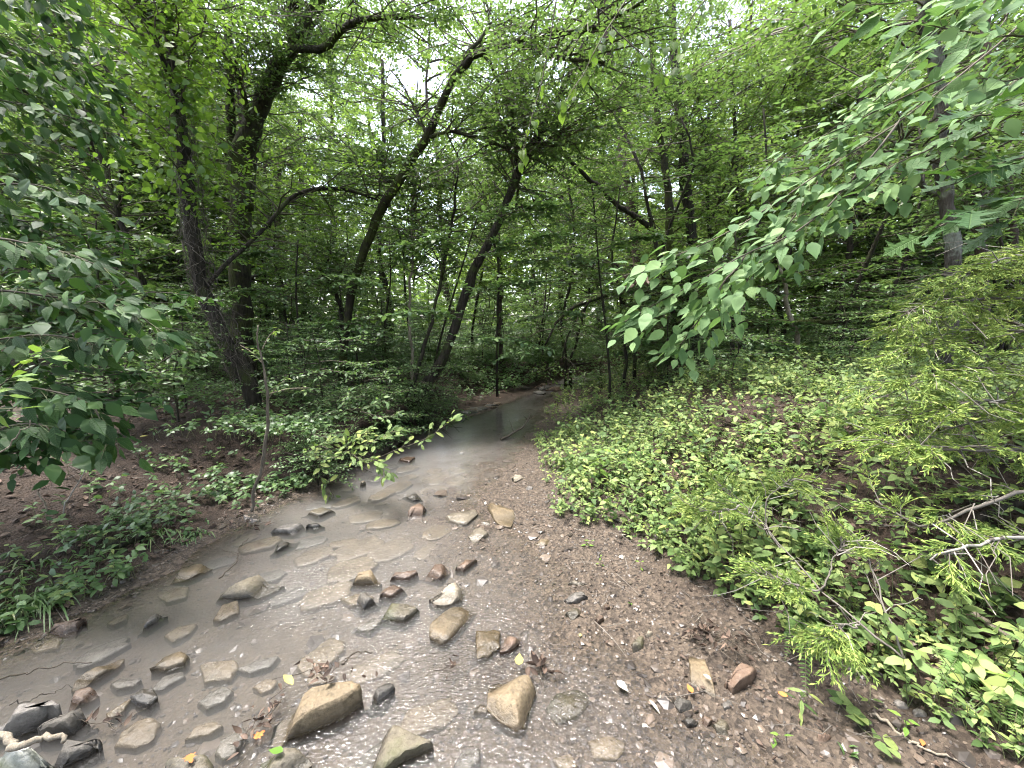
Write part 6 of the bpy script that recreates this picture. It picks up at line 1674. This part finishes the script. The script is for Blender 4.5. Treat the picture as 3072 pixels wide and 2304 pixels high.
herb('creeper_plant', 'five leaflet creeper in the open leaf litter nearest the fallen branch', 730, 470, 1, 0.09, 0.10, 'herb_leaf', whorl=5)
for (u, v, w) in [(768, 478, 'below the mossy fallen branch'), (800, 486, 'in the middle of the litter patch'), (850, 490, 'left of the cedar tips'), (782, 505, 'above the maple seedling'), (822, 470, 'at the upper litter patch'), (690, 478, 'left of the litter patch'), (838, 515, 'above the low cedar branch'), (660, 470, 'near the lime plants'), (870, 465, 'under the cedar tips'), (812, 520, 'in front of the litter patch'), (750, 455, 'beside the foot of the mossy fallen branch')]:
    herb('creeper_plant', f'five leaflet creeper plant {w}', u, v, 2, 0.085, 0.12, 'herb_leaf', whorl=5, group='creeper plants of the right bank')
herb('mud_seedling', 'leafy seedling with pointed leaves on the lower right mud', 803, 715, 5, 0.075, 0.10, 'lance_leaf')
herb('mud_seedling', 'pale two leaved seedling near the lower edge', 780, 745, 2, 0.05, 0.04, 'lime_leaf')
herb('mud_seedling', 'upright small seedling above the heart leaf vine', 868, 700, 3, 0.05, 0.07, 'herb_leaf')
herb('mud_seedling', 'yellowish seedling right of the heart leaf vine', 902, 735, 3, 0.05, 0.07, 'lime_leaf')
creeping('heart_leaf_vine', 'creeping vine of heart shaped leaves in the lower right', [(832, 700), (845, 715), (858, 730), (875, 745), (890, 760)], 13, 0.048, 'heart_leaf')
herb('beach_seedling', 'small yellow green seedling on the upper gravel beach', 590, 548, 3, 0.04, 0.05, 'lime_leaf')
herb('beach_seedling', 'tiny seedling on the gravel left of the plank stone', 600, 565, 2, 0.035, 0.05, 'lime_leaf')
herb('beach_seedling', 'tiny seedling beside the thin dead stem on the beach', 640, 570, 2, 0.035, 0.05, 'lime_leaf')
herb('compound_leaf_plant', 'bright compound leaf cut by the right edge', 1016, 700, 3, 0.10, 0.10, 'lime_leaf', lean=(-0.03, -0.02), whorl=4)
herb('dark_herb', 'dark broad leaved plant under the cedar at the right edge', 1000, 610, 4, 0.11, 0.12, 'heart_leaf')
herb('dark_herb', 'dark broad leaved plant left of the one at the right edge', 965, 600, 4, 0.10, 0.12, 'heart_leaf')
herb('dark_herb', 'large soft leaved plant below the cedar tips', 842, 440, 4, 0.14, 0.2, 'heart_leaf')
herb('dark_herb', 'wide leaved plant in front of the dark half hidden log', 925, 580, 4, 0.10, 0.12, 'heart_leaf')
BP = []
for k in range(26):                                  # more leafy plants through the thicket
    u, v = RNG.uniform(600, 960), RNG.uniform(405, 560)
    if v > 405 + (u - 560) * 0.55 + 60 and u < 760: v = 440
    BP.append((u, v, k))
for no, (u, v, k) in enumerate(sorted(BP)):
    herb('bank_plant', ['oval', 'heart', 'narrow'][k % 3] + f' leaved plant in the right bank cover, {ORD[no]} of these from the left', u, v, RNG.integers(2, 5), RNG.uniform(0.06, 0.11), RNG.uniform(0.08, 0.2), ['herb_leaf', 'heart_leaf', 'lance_leaf'][k % 3], group='scattered leafy plants in the right bank ground cover')

# ferns
fern('fern frond hanging down the mud in the lower right middle', (802, 622), [(806, 700, -0.35, 0.05), (822, 660, -0.2, 0.06), (785, 660, -0.2, 0.06)], 0.085)
fern('pale broad fern at the lower right', (968, 655), [(950, 715, -0.2, 0.05), (972, 700, -0.15, 0.05), (940, 690, -0.15, 0.05)], 0.10)
fern('fern at the right edge below the pale broad one', (1022, 690), [(1012, 735, -0.15, 0.04), (1000, 720, -0.1, 0.04)], 0.08)
fern('dark green fern behind the big oval leaved plant', (815, 555), [(800, 530, 0.0, 0.05), (830, 530, 0.0, 0.05), (822, 570, -0.15, 0.04)], 0.08)
fern('fern frond at the foot of the thicket beside the round leaved seedlings', (760, 585), [(785, 575, -0.1, 0.05), (795, 592, -0.15, 0.05), (745, 570, -0.05, 0.05)], 0.08)
fern('small fern among the narrow leaved plants at the beach edge', (690, 528), [(670, 528, -0.1, 0.05), (705, 512, 0.0, 0.06), (690, 545, -0.15, 0.04)], 0.07)
fern('fern in the ground cover below the mossy fallen branch', (830, 425), [(805, 420, 0, 0.1), (815, 408, 0.1, 0.1), (850, 412, 0.1, 0.1)], 0.11)
fern('fern in the ground cover near the lime plants', (640, 480), [(615, 462, 0, 0.08), (660, 462, 0, 0.08), (640, 452, 0.1, 0.1)], 0.09)

# drifted dead leaves and twigs caught on stones
def drift(label, P, n, size, rad, twigs=8, group='drifts of dead leaves caught on stones', keys=('dead_leaf',)):
    P = np.asarray(P, float)
    root = thing('leaf_drift', label, 'leaf drift', P, group)
    for k in range(n):
        q = P + RNG.normal(0, 1, 3) * np.array(rad)
        q[2] = max(q[2], P[2])
        leaf_obj(root, keys[k % len(keys)], q, rand_dirs(1, -0.4, 0.6)[0], unit(UP + RNG.normal(0, 0.7, 3)), 0.75 * size * RNG.uniform(0.6, 1.2), name='dead_leaf')
    if twigs:
        mb = MB()
        Q = P + RNG.normal(0, 1, (twigs, 3)) * np.array(rad)
        B = branches(Q, rand_dirs(twigs, -0.1, 0.5), RNG.uniform(0.05, 0.16, twigs), 4, 0.3, 0.1)
        tubes(mb, B, np.full(twigs, 0.002), np.full(twigs, 0.001), 3, rnd=RNG.random(twigs))
        tag(mb.build('twigs', M['twig'], root), kind='stuff')
    return root
drift('pile of curled leaves on top of the largest tan block', wz(2120, 1045, Z1, 0.09), 30, 0.055, (0.06, 0.025, 0.015))
drift('wet leaf drift at the left end of the largest tan block', wz(1680, 1350, Z1, 0.02), 28, 0.05, (0.025, 0.06, 0.012))
drift('dark curled leaf clump behind the big cracked rock', wz(1300, 1020, Z2, 0.02), 14, 0.08, (0.035, 0.03, 0.015), 3)
drift('small wet leaf clump in the riffle above the big cracked rock', wz(710, 985, Z2, 0.01), 7, 0.05, (0.015, 0.03, 0.01), 3)
drift('leaf and twig drift at the upper end of the plank shaped stone', gz(*zp(150, 830, Z3), 0.03), 26, 0.055, (0.05, 0.035, 0.015), 22)
drift('twiggy drift over the rusty brown block', gz(*zp(340, 950, Z3), 0.07), 20, 0.05, (0.05, 0.035, 0.012), 24)
drift('leaf drift on the left shore beside the lumpy grey rock', gz(*zp(1600, 110, Z1), 0.03), 20, 0.06, (0.09, 0.03, 0.015), 10)
drift('leaf drift between the dark olive boulder and the round black stone', wz(640, 1350, Z1, 0.015), 14, 0.045, (0.05, 0.02, 0.01), 4)
drift('brown dead leaf clump hanging in the pale bough', A(638, 284, 2.9), 16, 0.10, (0.04, 0.03, 0.07), 2, group='hanging dead leaves')
drift('debris of leaves below the gravel bar at the far bend', wz(1130, 850, ZM, 0.08), 30, 0.09, (0.5, 0.2, 0.04), 30)
mb = MB()
# single coloured leaves
def one_leaf(label, P, tmpl, size, mat, d=None):
    V, T = tmpl
    d = rand_dirs(1, -0.05, 0.15)[0] if d is None else unit(np.array(d, float))
    n = unit(UP + RNG.normal(0, 0.15, 3)); s = unit(np.cross(d, n)); n = np.cross(s, d)
    size = size * 0.8
    mb = MB(); mb.add(np.asarray(P) + size * (V[:, :1] * s + V[:, 1:2] * d + V[:, 2:3] * n), tris=T, rnd=RNG.random())
    return tag(mb.build('fallen_leaf', M[mat], origin=np.asarray(P)), label, 'leaf')
def on_rock(lab, dz=0.02, off=(0, 0)):
    t = top_of[lab]
    return t + (off[0], off[1], dz)
one_leaf('orange leaf floating beside the wet leaf drift', wz(1650, 1470, Z1, 0.012), T_MAPLE, 0.05, 'orange_leaf')
one_leaf('orange leaf lying on the round brown stone', on_rock('round brown stone with an orange leaf at the lower edge of the picture', 0.02), T_MAPLE, 0.045, 'orange_leaf')
one_leaf('orange leaf between the black wet rock and the plank stone', gz(*zp(60, 1215, Z3), 0.03), T_OVATE, 0.055, 'orange_leaf')
one_leaf('orange leaf on the mud left of the pointed leaf seedling', gz(*zp(680, 1215, Z3), 0.015), T_OVATE, 0.05, 'orange_leaf')
one_leaf('small orange leaf near the brown stick in the lower right', gz(*zp(1550, 1500, Z3), 0.015), T_OVATE, 0.035, 'orange_leaf')
one_leaf('green leaf lying on the mossy lower edge stone', on_rock('mossy stone carrying a bright green leaf at the lower edge', 0.02), T_OVATE, 0.07, 'leaf_lime')
one_leaf('pale yellow leaf stuck to the dark curled clump', wz(1150, 990, Z2, 0.03), T_BROAD, 0.06, 'yellow_leaf', (0.1, 1, 0.5))
one_leaf('silvery grey leaf in the lower right shallows', wz(1785, 1090, Z2, 0.02), T_OVATE, 0.075, 'pale_leaf', (0.6, -0.8, 0))
one_leaf('slim cream leaf on the wet gravel right of the submerged boulder', wz(1995, 1215, Z2, 0.02), T_LANCE, 0.07, 'pale_leaf', (0.5, -0.8, 0))
one_leaf('tan leaf on the gravel at the thicket foot', gz(*zp(1820, 165, Z2), 0.015), T_OVATE, 0.06, 'pale_leaf')
one_leaf('cream leaf below the tan one on the gravel', gz(*zp(1805, 295, Z2), 0.015), T_BROAD, 0.05, 'pale_leaf')
one_leaf('small yellow leaf on the wet gravel', gz(*zp(1545, 820, Z2), 0.012), T_OVATE, 0.03, 'yellow_leaf')
one_leaf('yellow leaf on the wet leaf drift of the tan block', wz(1900, 1120, Z1, 0.1), T_CURL, 0.07, 'yellow_leaf')
one_leaf('green leaf on the gravel below the round grey stone', gz(*zp(1880, 615, Z2), 0.012), T_OVATE, 0.04, 'leaf_lime')
one_leaf('pale oval leaf on the plank shaped stone', on_rock('long plank shaped stone lying beside the debris at the right shore', 0.02, (0.01, -0.06)), T_ELLIPT, 0.04, 'pale_leaf')
one_leaf('yellow leaf on the shaded left bank', gz(108, 437, 0.03), T_BROAD, 0.09, 'yellow_leaf')
one_leaf('second yellow leaf on the shaded left bank', gz(140, 440, 0.03), T_BROAD, 0.08, 'yellow_leaf')

# roots hanging from the cut bank
def roots(label, us, v0, v1, Y, n, r):
    mb = MB()
    o = A(sum(us) / 2, v0, Y)
    for k in range(n):
        u = RNG.uniform(*us)
        p0 = A(u, v0 + RNG.normal(0, 7), Y + RNG.normal(0, 0.12)); p1 = A(u + RNG.normal(0, 28), v1 + RNG.normal(0, 14), Y - 0.15 + RNG.normal(0, 0.15))
        p1[2] = max(p1[2], -0.02)
        W = wob(smooth_path(np.array([p0, (p0 + p1) / 2 + RNG.normal(0, 0.05, 3), p1]), 8), 0.012)
        tubes(mb, W[None], [RNG.uniform(0.3, 1) * r], [0.002], 4, rnd=RNG.random())
    return tag(mb.build('exposed_roots', M['bark'], origin=o), label, 'roots')
roots('mass of dark roots hanging under the leaning creek tree', (372, 425), 408, 442, 5.9, 90, 0.012)
roots('tangle of thin roots in the dark cut bank below the vine covered trunk', (248, 330), 432, 490, 4.2, 60, 0.006)
# dark stones and slates of the riffle at the far bend and along the gravel bar
rs_ = np.random.default_rng(3)
def slab_at(label, x, y, a, b_, h, mat, **kw):
    th = np.linspace(0, 2 * math.pi, 19)[:-1]
    rot = rs_.uniform(-0.4, 0.4)
    e = np.column_stack([a * np.cos(th), b_ * np.sin(th)]) * (1 + 0.14 * rs_.normal(size=(18, 1)))
    R_ = np.array([[math.cos(rot), -math.sin(rot)], [math.sin(rot), math.cos(rot)]])
    stone(label, np.array((x, y)) + e @ R_.T, H1(x, y) + h, h, mat, **kw)
for k in range(26):
    t = rs_.uniform(0, 1)
    x, y = 0.75 + 1.5 * t + rs_.normal(0, 0.25), 9.4 + 1.7 * t + rs_.normal(0, 0.3)
    slab_at('dark wet slate in the rocky riffle at the far bend', x, y, rs_.uniform(0.1, 0.3), rs_.uniform(0.07, 0.18), rs_.uniform(0.03, 0.10), ['rock_dark', 'rock_grey', 'rock_dark', 'rock_orange'][k % 4], seed=200 + k, group='slates of the far riffle', name='riffle_slate', cat='slate')
for k in range(9):
    q = G(*zp(800 + k * 26 + rs_.uniform(-6, 6), 1022 - k * 7 + rs_.uniform(-5, 5), ZM), 0.0)
    slab_at('thin flat slate at the edge of the far gravel bar', q[0], q[1] + 0.05, rs_.uniform(0.1, 0.22), rs_.uniform(0.06, 0.1), 0.03, ['rock_grey', 'rock_dark', 'rock_orange'][k % 3], seed=300 + k, group='slates of the gravel bar', name='bar_slate', cat='slate')
